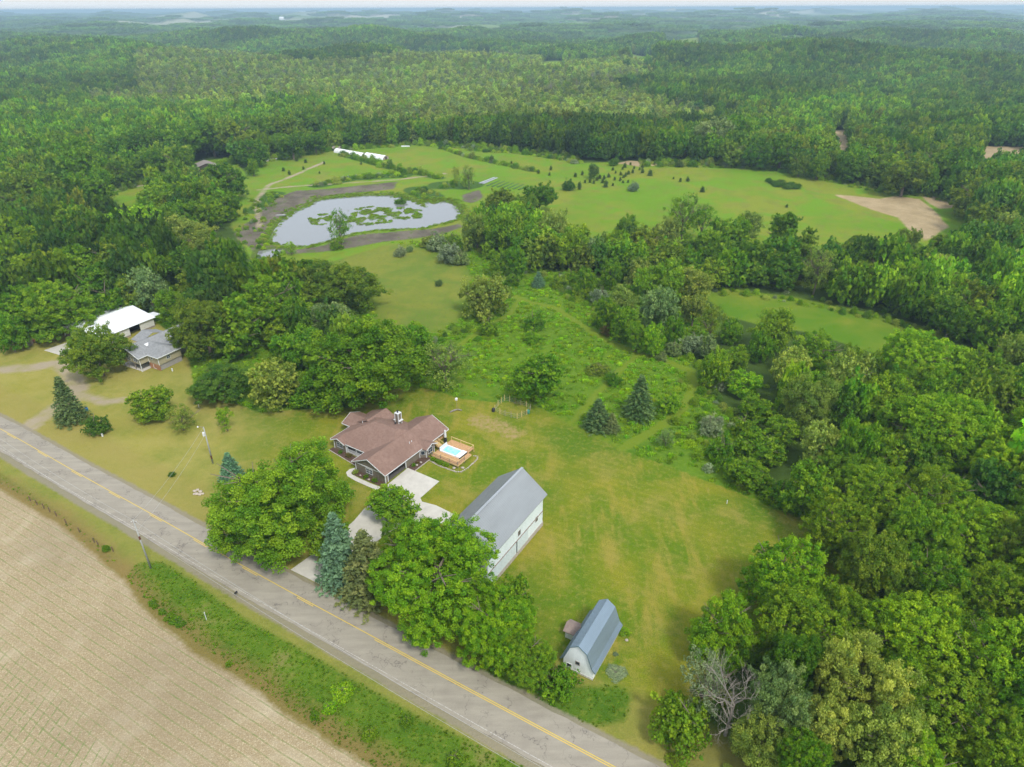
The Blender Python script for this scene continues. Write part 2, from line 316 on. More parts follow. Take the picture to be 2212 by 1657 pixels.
    dit = t.mix(t.map(n2, .35, .65), (.070, .155, .010), (.125, .215, .016)); dit = t.mix(t.map(n3, .5, .66, 0, .6), dit, (.20, .25, .03)); dit = t.mix(t.map(n2, .58, .68, 0, .6), dit, (.26, .22, .08)); c = t.mix(m('ditch', .5, .6), c, dit)
    c = t.mix(m('bank', .8, .8), c, t.mix(n3, (.045, .11, .015), (.08, .16, .02)))
    # brown fringe where the field starts, then the drilled field itself
    c = t.mix(t.math('MULTIPLY', t.map(t.math('ADD', a('crop'), jag), -5.0, -1.5), .75), c, (.26, .17, .065))
    nwv = t.n('ShaderNodeTexNoise'); nwv.inputs['Scale'].default_value = .12; nwv.inputs['Detail'].default_value = 3; t.l(t.pos(), nwv.inputs['Vector']); svv = t.n('ShaderNodeVectorMath', operation='SCALE'); svv.inputs['Scale'].default_value = .5; t.l(nwv.outputs['Color'], svv.inputs[0]); adv = t.n('ShaderNodeVectorMath', operation='ADD'); t.l(t.pos(), adv.inputs[0]); t.l(svv.outputs[0], adv.inputs[1])
    mp = t.n('ShaderNodeMapping'); t.l(adv.outputs[0], mp.inputs[0]); mp.inputs['Rotation'].default_value = (0, 0, ROWANG)
    def wave(vec, sc_, dist=.6):
        x = t.n('ShaderNodeTexWave', wave_type='BANDS', bands_direction='Y', wave_profile='SIN'); x.inputs['Scale'].default_value = sc_; x.inputs['Distortion'].default_value = dist
        x.inputs['Detail'].default_value = 1; x.inputs['Detail Scale'].default_value = .1; t.l(vec, x.inputs[0]); return x.outputs[0]
    w1 = wave(mp.outputs[0], 20 / 20 * .2094)     # 1.5 m between rows
    mp2 = t.n('ShaderNodeMapping'); t.l(adv.outputs[0], mp2.inputs[0]); mp2.inputs['Rotation'].default_value = (0, 0, ROWANG + R(62)); w2 = wave(mp2.outputs[0], .2094)
    straw = t.n('ShaderNodeTexVoronoi'); straw.inputs['Scale'].default_value = 3.2; t.l(t.pos(), straw.inputs['Vector'])
    f0 = t.mix(t.map(n4, .35, .65), (.30, .228, .128), (.55, .45, .275)); f0 = t.mix(t.map(straw.outputs['Distance'], .1, .42), (.62, .53, .35), f0)
    f0 = t.mix(t.map(n5, .55, .66, 0, .65), f0, (.60, .52, .36)); f0 = t.mix(t.map(n2, .52, .68, 0, .55), f0, (.58, .50, .35)); f0 = t.mix(t.map(n1, .35, .5, .35, 0), f0, (.25, .20, .13))
    f0 = t.mix(t.map(w1, .25, .75, .16, 0), f0, (.30, .24, .15))
    rowm = t.math('MULTIPLY', t.map(w1, .90, .99), t.math('MULTIPLY', t.map(n3, .40, .58, .35, .85), t.map(n2, .36, .60, 1, .55))); f0 = t.mix(rowm, f0, (.20, .25, .085))
    side = t.map(a('head'), -3, 2.5, 0, .9)   # headland drilled the other way
    rowm2 = t.math('MULTIPLY', t.math('MULTIPLY', t.map(w2, .90, .99), t.map(n3, .40, .55)), side); f0 = t.mix(rowm2, f0, (.20, .26, .09))
    c = t.mix(m('crop', .5, .5), c, f0)
    sl_ = t.mix(t.map(n2, .35, .65), (.38, .29, .16), (.50, .39, .23)); sl_ = t.mix(t.map(n3, .55, .75, 0, .6), sl_, (.19, .2, .06)); c = t.mix(m('soil', .8, .8), c, sl_)
    mud = t.mix(t.map(n2, .4, .6), (.125, .108, .082), (.20, .175, .135)); mud = t.mix(t.map(n3, .6, .8), mud, (.24, .22, .17)); mud = t.mix(t.map(t.noise(.22, 4, .7), .56, .62), mud, (.11, .16, .03)); c = t.mix(m('mud', .6, 1.3), c, mud)
    c = t.mix(t.math('MULTIPLY', t.map(a('pond'), -3.2, -2.6), t.map(n3, .3, .5)), c, (.10, .15, .025))
    c = t.mix(t.map(a('pond'), -.6, .4), c, (.05, .05, .035))
    c = t.mix(t.math('MULTIPLY', m('track', .9, .8), t.map(n2, .35, .55, .5, 1)), c, t.mix(t.map(n4, .3, .7), (.36, .30, .20), (.47, .40, .28)))
    c = t.mix(t.math('MULTIPLY', t.map(t.math('ADD', a('road'), t.math('MULTIPLY', jag, .35)), -1.5, -.9), .85), c, t.mix(t.map(n4, .3, .7), (.24, .21, .15), (.37, .33, .25)))
    c = t.mix(t.map(n4, .2, .8, .0, .35), c, (.0, .0, .0)); 
    t.base(c); t.p.inputs['Roughness'].default_value = .95; t.p.inputs['Specular IOR Level'].default_value = .1
    t.bump(t.math('ADD', n4, t.math('MULTIPLY', n3, 2.)), .55, .25); return t.m
dr = RCL[len(RCL) // 2 + 10] - RCL[len(RCL) // 2 - 10]; ROWANG = -math.atan2(dr[1], dr[0])
GND = ground_material()
gme = npmesh('ground', np.column_stack([P, Z]), Q, GND, A); gme.polygons.foreach_set('use_smooth', [True] * len(gme.polygons))
tag(obj('ground', gme), kind='structure')
from mathutils.bvhtree import BVHTree
def hz(x, y):
    """terrain height by bilinear lookup"""
    i = min(max(np.searchsorted(gx, x) - 1, 0), nx - 2); j = min(max(np.searchsorted(gy, y) - 1, 0), ny - 2)
    a = (x - gx[i]) / (gx[i + 1] - gx[i]); b = (y - gy[j]) / (gy[j + 1] - gy[j]); z = Z.reshape(ny, nx)
    return float((z[j, i] * (1 - a) + z[j, i + 1] * a) * (1 - b) + (z[j + 1, i] * (1 - a) + z[j + 1, i + 1] * a) * b)
def hzv(x, y):
    i = np.clip(np.searchsorted(gx, x) - 1, 0, nx - 2); j = np.clip(np.searchsorted(gy, y) - 1, 0, ny - 2); z = Z.reshape(ny, nx)
    a = (x - gx[i]) / (gx[i + 1] - gx[i]); b = (y - gy[j]) / (gy[j + 1] - gy[j])
    return (z[j, i] * (1 - a) + z[j, i + 1] * a) * (1 - b) + (z[j + 1, i] * (1 - a) + z[j + 1, i + 1] * a) * b
def atz(u, v):
    X_, Y_ = atg(u, v); return (X_, Y_, hz(X_, Y_))
# ------------------------------------------------------------------ road
def ribbon(d0, d1, z, i0=0, i1=None, jit=0.):
    a = off(d0)[i0:i1]; b = off(d1)[i0:i1]; n = len(a); rr = np.random.RandomState(5)
    if jit: a = a + NRM[i0:i1] * (rr.rand(n, 1) - .5) * jit; b = b + NRM[i0:i1] * (rr.rand(n, 1) - .5) * jit
    V = np.vstack([np.column_stack([a, np.full(n, z)]), np.column_stack([b, np.full(n, z)])])
    return V, [(i, i + 1, n + i + 1, n + i) for i in range(n - 1)]
def road_material():
    t = NT('asphalt'); n = t.noise(.25, 4, .6); g = t.noise(9, 3, .7); lo = t.noise(.05, 3)
    mp = t.n('ShaderNodeMapping'); t.l(t.pos(), mp.inputs[0]); mp.inputs['Rotation'].default_value = (0, 0, ROWANG); mp.inputs['Scale'].default_value = (.12, .8, 1)
    st = t.noise(1., 4, .6, mp.outputs[0])
    c = t.mix(t.map(st, .35, .65), (.225, .205, .165), (.30, .275, .22)); c = t.mix(t.map(g, .3, .75, 0, .5), c, (.38, .34, .27)); c = t.mix(t.map(n, .5, .7, 0, .4), c, (.20, .175, .145))
    v = t.n('ShaderNodeTexVoronoi', feature='DISTANCE_TO_EDGE'); v.inputs['Scale'].default_value = .16; v.inputs['Randomness'].default_value = 1; t.l(t.pos(), v.inputs['Vector']); wv = t.n('ShaderNodeVectorMath', operation='ADD'); nv = t.n('ShaderNodeTexNoise'); nv.inputs['Scale'].default_value = .9; nv.inputs['Detail'].default_value = 4; t.l(t.pos(), nv.inputs['Vector']); sv = t.n('ShaderNodeVectorMath', operation='SCALE'); sv.inputs['Scale'].default_value = 3.5; t.l(nv.outputs['Color'], sv.inputs[0]); t.l(t.pos(), wv.inputs[0]); t.l(sv.outputs[0], wv.inputs[1]); t.l(wv.outputs[0], v.inputs['Vector'])
    c = t.mix(t.math('MULTIPLY', t.map(v.outputs['Distance'], .003, .014, .65, 0), t.map(n, .42, .55)), c, (.08, .07, .065))
    t.base(c); t.p.inputs['Roughness'].default_value = .85; t.bump(g, .25, .02); return t.m
V, f = ribbon(-5.0, 3.45, .05, jit=.25); n_ = len(RCL)
V = np.vstack([V, V - [0, 0, .35]]); f += [(i + 2 * n_, i + 2 * n_ + 1, i + 1, i) for i in range(n_ - 1)] + [(n_ + i, n_ + i + 1, 3 * n_ + i + 1, 3 * n_ + i) for i in range(n_ - 1)]
m_ = MB(); m_.add(V, f); tag(m_.build('road', road_material()), kind='structure')
def paint(name, col, thr):
    t = NT(name); n = t.noise(3, 4, .75); g = t.noise(14, 2)
    t.base(t.mix(t.map(n, thr - .1, thr + .1), (.26, .235, .2), t.mix(g, tuple(x * .85 for x in col), col))); t.p.inputs['Roughness'].default_value = .7; return t.m
YEL = paint('yellow_paint', (.60, .43, .08), .30); WHT = paint('white_paint', (.56, .54, .50), .50)
m_ = MB(); m_.add(*ribbon(.08, .25, .054)); k = 0
cen = int(np.argmin(np.hypot(*(RCL - np.array(at(800, 1376))).T)))
i = 2
m_.add(*ribbon(-.25, -.08, .054, cen, None))
while i < cen - 2: m_.add(*ribbon(-.25, -.08, .054, i, i + 3)); i += 7
tag(m_.build('centre_line', YEL), kind='structure')
m_ = MB(); m_.add(*ribbon(-4.45, -4.35, .054)); tag(m_.build('edge_line', WHT), kind='structure')
# ------------------------------------------------------------------ pond water
def water(name, poly, z):
    t = NT(name); t.base((.19, .20, .20)); t.p.inputs['Roughness'].default_value = .05; t.p.inputs['Specular IOR Level'].default_value = .9; t.p.inputs['IOR'].default_value = 1.6
    t.bump(t.noise(1.2, 3, .5, t.stretch(1, 1, 1)), .04, .05)
    c = poly.mean(0); q = c + (poly - c) * 1.12
    m = MB(); m.add([(p[0], p[1], z) for p in q], [tuple(range(len(q)))]); return m.build(name, t.m)
POND_ = POND
tag(water('pond_water', POND, POND_Z), kind='structure'); 
pz = PUDDLE; tag(water('puddle_water', pz, POND_Z - .15), kind='structure')
# ------------------------------------------------------------------ tree prototypes (leaf-sized faces spread over lobed crowns)
def leaves(cent, nrm, size, rs, flat=.5, asp=.75, droop=0.):
    n = len(cent); r = rs.normal(size=(n, 3)); d = nrm * flat + r * (1 - flat); d /= np.linalg.norm(d, axis=1)[:, None] + 1e-9
    t = np.cross(d, rs.normal(size=(n, 3))); t /= np.linalg.norm(t, axis=1)[:, None] + 1e-9; b = np.cross(d, t)
    s = (size * (.6 + .8 * rs.rand(n)))[:, None]; t = t * s * .5; b = b * s * .5 * asp
    V = np.stack([cent - t, cent + b - d * s * .12, cent + t, cent - b - d * s * .12], 1).reshape(-1, 3)
    return V, np.arange(4 * n).reshape(-1, 4)
def broad(name, seed, nleaf, leaf, mat, rad=6., h=14., ch=11., nl=9, lobe=.52, clr=1.15, egg=0., inner=.18, open_=0.):
    """a lobed broadleaf crown; rad = crown radius, ch = crown height, h = tree height"""
    rs = np.random.RandomState(seed); cz = h - ch * .52
    L = [(np.array([0, 0, cz]), lobe * 1.2 * rad)]
    for k in range(nl):
        a = 2 * math.pi * (k * .618 + rs.rand() * .15); zz = (rs.rand() * 1.7 - .75); q = math.sqrt(max(.05, 1 - zz * zz * .8)); r = rad * lobe * (.55 + .75 * rs.rand())
        kx = rs.uniform(.85, 1.3)
        q *= (1 - egg * (zz * .5 + .3))
        L.append((np.array([math.cos(a) * (rad - r) * q * kx, math.sin(a) * (rad - r) * q * kx, cz + zz * (ch * .5 - r * .75)]), r))
    cc = []
    for c_, r_ in L:
        m = int(34 * (r_ / rad) ** 2 * 6 / clr ** 2) + 4
        d = rs.normal(size=(m, 3)); d /= np.linalg.norm(d, axis=1)[:, None]; d = d[d[:, 2] > -.75]
        p = c_ + d * r_ * (.92 + .16 * rs.rand(len(d), 1))
        keep = np.ones(len(p), bool)
        for c2, r2 in L:
            if c2 is not c_: keep &= np.linalg.norm(p - c2, axis=1) > r2 * .86
        for q_, dd in zip(p[keep], d[keep]): cc.append((q_, dd))
    for _ in range(int(len(cc) * .12)):
        p_, d_ = cc[rs.randint(len(cc))]; cc.append((p_ + d_ * clr * rad / 6 * rs.uniform(.5, 1.5) + rs.normal(size=3) * .3, d_))
    open_ = open_ or .10
    if open_: cc = [x for x in cc if rs.rand() > open_]
    per = max(4, int(nleaf * (1 - inner) / len(cc))); Vs = []; Qs = []; lv = []; cv = []; k0 = 0
    for p, dd in cc:
        rc_ = clr * (.7 + .6 * rs.rand()) * rad / 6; e = rs.normal(size=(per, 3)); e /= np.linalg.norm(e, axis=1)[:, None]
        e = e * .75 + dd * .35 + np.array([0, 0, .28]); rr = rc_ * (.45 + .6 * rs.rand(per, 1)) ; q = p + e * rr * np.array([1, 1, .8])
        V_, Q_ = leaves(q, e, leaf, rs); Vs.append(V_); Qs.append(Q_ + k0); k0 += len(V_)
        lv.append(np.repeat(rs.rand(per), 4)); cv.append(np.full(per * 4, rs.rand()))
    ni = int(nleaf * inner)
    c_i = rs.randint(0, len(L), ni); d = rs.normal(size=(ni, 3)); d /= np.linalg.norm(d, axis=1)[:, None]
    q = np.array([L[j][0] for j in c_i]) + d * np.array([L[j][1] for j in c_i])[:, None] * (.35 + .5 * rs.rand(ni, 1))
    V_, Q_ = leaves(q, d, leaf * 1.7, rs); Vs.append(V_); Qs.append(Q_ + k0); lv.append(np.repeat(rs.rand(ni), 4)); cv.append(np.repeat(rs.rand(ni), 4))
    V = np.vstack(Vs); V[:, :2] *= rad / np.percentile(np.hypot(V[:, 0], V[:, 1]), 96); zt_ = np.percentile(V[:, 2], 99.5); zb_ = np.percentile(V[:, 2], 2); V[:, 2] = (h - ch) + (V[:, 2] - zb_) * ch / (zt_ - zb_)
    V[:, 2] = np.maximum(V[:, 2], .15)
    return npmesh(name, V, np.vstack(Qs), mat, dict(lv=np.concatenate(lv), cv=np.concatenate(cv)))
def conifer(name, seed, tiers, per, leaf, mat, rad=2.6, h=12., droop=.25):
    rs = np.random.RandomState(seed); P_ = []; N_ = []; cvs = []
    for i in range(tiers):
        f = (i + .5) / tiers; z0 = h * (.06 + .94 * f); r = rad * (1 - f) ** .8 + .12; nb = max(5, int(13 * (1 - f) + 4)); a0 = rs.rand() * 6
        for j in range(nb):
            a = a0 + 2 * math.pi * (j + rs.rand() * .5) / nb; rr = r * (.75 + .4 * rs.rand()); c_ = rs.rand()
            t = (.2 + .8 * rs.rand(per) ** .7)
            wob = rs.normal(size=(per, 3)) * np.array([.16, .16, .1]) * (rad / 2.6)
            p = np.stack([math.cos(a) * t * rr, math.sin(a) * t * rr, z0 - droop * t * rr + .10 * rr * t ** 2], 1) + wob * (1.1 - .5 * t)[:, None]
            P_.append(p); N_.append(np.tile([math.cos(a) * .5, math.sin(a) * .5, .8], (per, 1))); cvs.append(np.full(per, c_))
    P_ = np.vstack(P_); V, Q_ = leaves(P_, np.vstack(N_), leaf, rs, flat=.55, asp=.5)
    V[:, 2] = np.maximum(V[:, 2], .1)
    return npmesh(name, V, Q_, mat, dict(lv=np.repeat(rs.rand(len(P_)), 4), cv=np.repeat(np.concatenate(cvs), 4)))
def trunk_mesh(name, seed, h=14., rad=6., r0=.42, limbs=7, split=.38, mat=None):
    rs = random.Random(seed); m = MB(); top = h * .72
    p = [(0, 0, -.4), (0, 0, .3), (rs.uniform(-.1, .1), rs.uniform(-.1, .1), h * .25), (rs.uniform(-.3, .3), rs.uniform(-.3, .3), h * .5), (rs.uniform(-.5, .5), rs.uniform(-.5, .5), top)]
    m.tube(p, [r0 * 1.25, r0, r0 * .78, r0 * .5, r0 * .14], 7)
    for k in range(limbs):
        a = 2 * math.pi * (k * .618) + rs.uniform(-.3, .3); z0 = h * (split + .3 * k / limbs * rs.uniform(.7, 1.2)); L_ = rad * rs.uniform(.55, .85)
        e = (math.cos(a) * L_, math.sin(a) * L_, z0 + L_ * rs.uniform(.35, .8)); mid = (e[0] * .5, e[1] * .5, z0 + (e[2] - z0) * .38)
        m.tube([(0, 0, z0), mid, e], [r0 * .42, r0 * .28, r0 * .07], 5)
        for s in (-1, 1):
            b = a + s * rs.uniform(.4, .9); m.tube([mid, (mid[0] + math.cos(b) * L_ * .45, mid[1] + math.sin(b) * L_ * .45, mid[2] + L_ * rs.uniform(.2, .5))], [r0 * .2, r0 * .05], 4)
    return m.mesh(name, mat or BARK, True)
def bare(name, seed, h=14., rad=5., r0=.3, mat=None, depth=4, n0=7):
    rs = random.Random(seed); m = MB()
    def grow(p, d, L_, r, k):
        q = p + d * L_ * .5 + Vector((rs.uniform(-.1, .1), rs.uniform(-.1, .1), 0)) * L_; e = q + (d + Vector((0, 0, .15))).normalized() * L_ * .5
        m.tube([p, q, e], [r, r * .75, r * .5], 5 if k < 2 else 3, False)
        if k >= depth: return
        for _ in range(3 if k else n0):
            v = Vector((rs.gauss(0, 1), rs.gauss(0, 1), rs.gauss(.5, .5))).normalized(); s = p.lerp(e, rs.uniform(.55, 1)) if k else p.lerp(e, rs.uniform(.35, 1))
            grow(s, (d * .9 + v * .75).normalized(), L_ * rs.uniform(.5, .75), r * .5, k + 1)
    grow(Vector((0, 0, -.3)), Vector((.05, 0, 1)), h * .5, r0, 0)
    return m.mesh(name, mat or DEADW, False)
PROTO = {}
def proto(kind, crowns, trunks): PROTO[kind] = (crowns, trunks)
TR = [trunk_mesh('trunk', 30 + i) for i in range(4)]
TRS = [trunk_mesh('trunk', 40 + i, h=5, rad=2, r0=.1, limbs=5, split=.2) for i in range(2)]
# kind: crown radius 6, height 14 unless said; the objects scale them
NQ = 40000
proto('round', [broad('crown', 100 + i, NQ, .28, LEAF, rad=6, h=14, ch=12, nl=10 + i, lobe=.46, clr=.95) for i in range(4)], TR)
proto('oak', [broad('crown', 120 + i, NQ, .27, LEAF, rad=6, h=14, ch=11.5, nl=14 + i, lobe=.36, clr=.75) for i in range(4)], TR)
proto('feather', [broad('crown', 140 + i, NQ, .26, LEAF, rad=6, h=14, ch=12.5, nl=8, lobe=.56, clr=.62, inner=.1) for i in range(3)], TR)
proto('spread', [broad('crown', 150, 95000, .19, LEAF, rad=6, h=12, ch=11, nl=19, lobe=.36, clr=.8, open_=.15)], TR[:1])
proto('giant', [broad('crown', 155, 120000, .15, LEAF, rad=6, h=14, ch=12.5, nl=13, lobe=.42, clr=.5, inner=.1)], TR)
proto('willow', [broad('crown', 160 + i, 34000, .24, LEAF, rad=6, h=16, ch=14.5, nl=14, lobe=.40, clr=1.1, egg=.3) for i in range(3)], TR)
proto('tall', [broad('crown', 170 + i, 26000, .27, LEAF, rad=4.2, h=17, ch=14.5, nl=12, lobe=.48, clr=.9, egg=.25) for i in range(3)], TR)
proto('sparse', [broad('crown', 180 + i, 4200, .34, LEAF, rad=4.5, h=14, ch=11.5, nl=12, lobe=.4, clr=1.3, inner=.05, egg=.3) for i in range(2)], [bare('trunk', 9, 14, 5, .3, BARK, 3, 9), bare('trunk', 10, 14, 5, .3, BARK, 3, 9)])
proto('shrub', [broad('crown', 190 + i, 3600, .24, LEAF, rad=2., h=3., ch=3.0, nl=9, lobe=.5, clr=1.5, inner=.15) for i in range(3)], TRS)
proto('spruce', [conifer('crown', 200 + i, 26, 26, .36, LEAF) for i in range(3)], [trunk_mesh('trunk', 50, h=15, rad=1, r0=.2, limbs=0)])
proto('cedar', [broad('crown', 210 + i, 1500, .22, LEAF, rad=1.0, h=2.6, ch=2.6, nl=6, lobe=.55, clr=1.6, egg=.9) for i in range(2)], TRS)
DIM = dict(round=(6, 14, 12), oak=(6, 14, 11.5), feather=(6, 14, 12.5), giant=(6, 14, 12.5), spread=(6, 12, 11), willow=(6, 16, 14.5), tall=(4.2, 17, 14.5), sparse=(4.5, 14, 11.5), shrub=(2, 3, 3), spruce=(2.6, 12, 12), cedar=(1, 2.6, 2.6))
# lighter versions for trees that show small
def lod(kind, n, leafk):
    r_, h_, c_ = DIM[kind]; a = dict(round=(10, .46, .95), oak=(14, .36, .75), feather=(8, .56, .62), willow=(14, .40, 1.1), tall=(12, .48, .9))[kind]
    return [broad('crown', 300 + i + len(kind) * 10, n, leafk, LEAF, rad=r_, h=h_, ch=c_, nl=a[0], lobe=a[1], clr=a[2] * 1.25) for i in range(2)]
MID = {k: lod(k, 6000, .62) for k in ('round', 'oak', 'feather', 'willow', 'tall')}
COL = dict(maple=(.140, .290, .012), bright=(.220, .400, .014), walnut=(.185, .325, .016), oak=(.170, .265, .022), dark=(.105, .225, .014), willow=(.240, .330, .055), grey=(.220, .320, .110),
           gold=(.34, .44, .075), spruce=(.125, .210, .072), blue=(.165, .310, .185), brownsp=(.190, .245, .090), red=(.20, .165, .05), pale=(.34, .46, .080), olive=(.25, .33, .19), cedar=(.115, .190, .042), deep=(.088, .200, .024))
def tint(col, rs, v=.10):
    k = 1 + rs.uniform(-v, v); return (col[0] * k * (1 + rs.uniform(-v, v)), col[1] * k, col[2] * k * (1 + rs.uniform(-v, v)), 1)
trs = random.Random(11); PLACED = []
NAMES = dict(round='broadleaf_tree', oak='oak_tree', feather='walnut_tree', giant='walnut_tree', spread='maple_tree', willow='willow_tree', tall='tall_tree', sparse='sparse_tree', shrub='shrub', spruce='spruce_tree', cedar='cedar_shrub')
def place_tree(kind, x, y, z, wm, hm, col, label, cat='tree', group=None, name=None, px=100):
    cr, tk = PROTO[kind]; r_, h_, c_ = DIM[kind]; i = trs.randrange(len(cr))
    mesh = cr[i] if (px > 55 or kind not in MID) else MID[kind][i % 2]
    t = thing(name or NAMES[kind], label, cat, (x, y, z), trs.uniform(0, 6.28), group)
    s = (wm / (2 * r_), wm / (2 * r_), hm / h_)
    o = obj('crown', mesh, t); o.scale = s; o.color = tint(COL[col], trs)
    if kind not in ('cedar',) and px > 12:
        b = obj('trunk', tk[i % len(tk)], t); b.scale = s
    PLACED.append((x, y, wm / 2)); return t
def tree(kind, u, v, wpx, col, label, h=None, cat='tree', group=None, name=None, base=False):
    """crown centre (or, with base=True, the foot) at photo position u, v; wpx = crown width in the photo"""
    r_, h_, c_ = DIM[kind]; x, y = atg(u, v); hm = 10.
    hj = trs.uniform(.88, 1.15)
    for _ in range(6):
        d = depth(x, y, 8); wm = wpx * d / F
        hm = h if h else {'round': .92, 'oak': .9, 'feather': .85, 'giant': .85, 'spread': .8, 'willow': 1.15, 'tall': 1.75, 'sparse': 1.5, 'shrub': .8, 'spruce': 2.2, 'cedar': 1.3}[kind] * wm + (4 if kind in ('round', 'oak', 'feather') and wm < 14 and wm > 5 else 0) * hj
        zc = 0 if base else hm * (1 - c_ / h_ * .46)
        x, y = atg(u, v, zc)
    return place_tree(kind, x, y, hz(x, y) - .05, wm, hm, col, label, cat, group, name, wpx * 1024 / 2212)
# --- single trees and shrubs round the two homesteads
ORD = ['first', 'second', 'third', 'fourth', 'fifth', 'sixth', 'seventh', 'eighth', 'ninth', 'tenth', 'eleventh', 'twelfth', '13th', '14th', '15th', '16th', '17th', '18th', '19th', '20th', '21st', '22nd', '23rd', '24th', '25th', '26th', '27th', '28th', '29th', '30th']
def nth(i): return ORD[i] if i < len(ORD) else '%d%s' % (i + 1, {1: 'st', 2: 'nd', 3: 'rd'}.get((i + 1) % 10 if (i + 1) // 10 % 10 != 1 else 0, 'th'))
T = tree
T('spread', 600, 1066, 288, 'walnut', 'big spreading maple with silvery limbs showing, between the road and the brown-roofed house', h=18, name='maple_tree')
T('giant', 945, 1238, 272, 'bright', 'huge bright green tree in front of the grey-roofed barn, beside the road', h=17)
T('round', 712, 1155, 95, 'walnut', 'small leafy tree squeezed between the spreading maple and the blue spruce', h=9)
T('giant', 885, 1190, 165, 'walnut', 'leafy tree leaning over the driveway left of the huge bright roadside tree', h=13)
T('round', 1108, 1292, 84, 'walnut', 'rounded green tree pressed against the near end of the grey-roofed barn', h=9)
T('shrub', 1205, 1465, 95, 'maple', 'leafy thicket between the gambrel barn and the road', cat='bush', h=4)
T('giant', 1062, 1345, 185, 'bright', 'bright green tree at the near corner of the grey-roofed barn wall', h=12)
T('giant', 1140, 1412, 125, 'walnut', 'small bushy tree between the big roadside tree and the gambrel barn', h=7.5)
T('round', 845, 1085, 108, 'walnut', 'small round maple beside the concrete driveway apron', h=7.5)
T('spruce', 742, 1258, 118, 'blue', 'tall blue-green spruce at the street end of the driveway', h=16.5, base=True, name='blue_spruce')
T('spruce', 800, 1285, 145, 'brownsp', 'brownish green spruce between the blue spruce and the bright roadside tree', h=15, base=True)
T('spruce', 503, 1036, 58, 'blue', 'blue spruce half hidden behind the big spreading maple', h=7.5, base=True, name='blue_spruce')
T('oak', 203, 750, 128, 'oak', 'oak standing between the road yard and the white pole barn roof', h=15)
T('spruce', 158, 911, 72, 'spruce', 'dark spruce beside the gravel entrance of the left yard', h=13.5, base=True)
T('shrub', 207, 917, 54, 'deep', 'low dark bush on the lawn below the blue barrel', cat='bush')
T('round', 325, 868, 92, 'walnut', 'small bushy lawn tree below the grey-shingled house', h=8)
T('sparse', 388, 898, 66, 'willow', 'thin grey-green little tree beside the bushy lawn tree', h=7)
T('round', 475, 822, 138, 'deep', 'dark rounded low tree at the lawn edge right of the grey-shingled house', h=9)
T('feather', 592, 822, 106, 'willow', 'soft olive-green tree at the lawn edge left of the big dark maple', h=14)
T('sparse', 485, 900, 42, 'bright', 'slim bright young tree on the open lawn above the utility pole', h=7)
T('shrub', 650, 848, 90, 'maple', 'leafy thicket tree in the gap left of the big dark maple', h=6)
T('round', 785, 772, 250, 'maple', 'largest dark green maple, behind the brown-roofed house', h=21)
T('round', 895, 738, 100, 'maple', 'green tree leaning on the right side of the largest maple', h=14)
T('oak', 735, 610, 175, 'oak', 'broad olive-brown oak at the edge of the pasture above the largest maple', h=18)
T('round', 590, 650, 165, 'maple', 'tall mid green maple in the middle of the grove', h=20)
T('tall', 505, 690, 110, 'maple', 'tall green tree between the grove oak and the mid green maple', h=20)
T('oak', 440, 695, 140, 'oak', 'olive oak right beside the grey-shingled roof', h=19)
T('round', 715, 690, 105, 'grey', 'pale grey-green tree behind the largest maple', h=13)
T('round', 640, 745, 110, 'maple', 'green tree at the left foot of the largest maple', h=12)
T('tall', 655, 600, 80, 'dark', 'dark upright tree behind the broad olive-brown oak', h=16)
T('sparse', 962, 775, 112, 'willow', 'thin see-through tree with a bare trunk at the lawn edge', h=14)
T('willow', 1047, 632, 112, 'willow', 'grey-green willow alone at the top of the rough meadow', h=15)
T('round', 1165, 808, 118, 'maple', 'rounded dark tree alone in the middle of the rough meadow', h=13)
T('shrub', 1055, 705, 48, 'walnut', 'light bush at the foot of the lone willow', cat='bush')
T('shrub', 1152, 692, 52, 'maple', 'ragged bush between the two mown trails', cat='bush')
T('shrub', 1150, 725, 40, 'bright', 'small bright bush below the ragged bush', cat='bush')
T('shrub', 1295, 795, 60, 'oak', 'brownish brush above the straight mown trail', cat='bush', h=2.4)
T('shrub', 1325, 815, 40, 'maple', 'dark green brush beside the brownish brush', cat='bush')
T('spruce', 1378, 900, 76, 'spruce', 'tall spruce in the rough meadow, right one of the pair', h=12.5, base=True)
T('spruce', 1290, 924, 72, 'spruce', 'shorter spruce in the rough meadow, left one of the pair', h=8.5, base=True)
T('spruce', 1320, 932, 44, 'brownsp', 'small brownish spruce touching the left spruce', h=5.5, base=True)
T('spruce', 1163, 619, 34, 'blue', 'silvery blue spruce at the far tip of the rough meadow', h=6.2, base=True, name='blue_spruce')
T('shrub', 1447, 868, 56, 'bright', 'bright bushy sapling right of the tall spruce', h=5, cat='bush')
T('sparse', 1440, 942, 40, 'grey', 'thin grey-green sapling below the tall spruce', h=5)
T('shrub', 1535, 915, 56, 'olive', 'silvery round bush before the woods edge', cat='bush')
T('shrub', 948, 610, 18, 'spruce', 'tiny dark shrub alone on the pasture slope', cat='bush')
T('sparse', 733, 482, 48, 'maple', 'slim lone tree standing before the pond, its trunk bare', h=16.5)
T('sparse', 627, 533, 28, 'bright', 'small sapling at the left near end of the pond', h=6)
T('shrub', 725, 528, 32, 'walnut', 'bush at the foot of the slim lone pond tree', cat='bush', h=4)
T('shrub', 864, 428, 30, 'dark', 'dark bush standing in the pond on a reed island', cat='bush', h=3.6)
T('sparse', 985, 376, 20, 'willow', 'thin bare-looking tree behind the pond, left of two', h=12)
T('sparse', 1012, 378, 32, 'willow', 'thin leafy tree behind the pond, right of two', h=14)
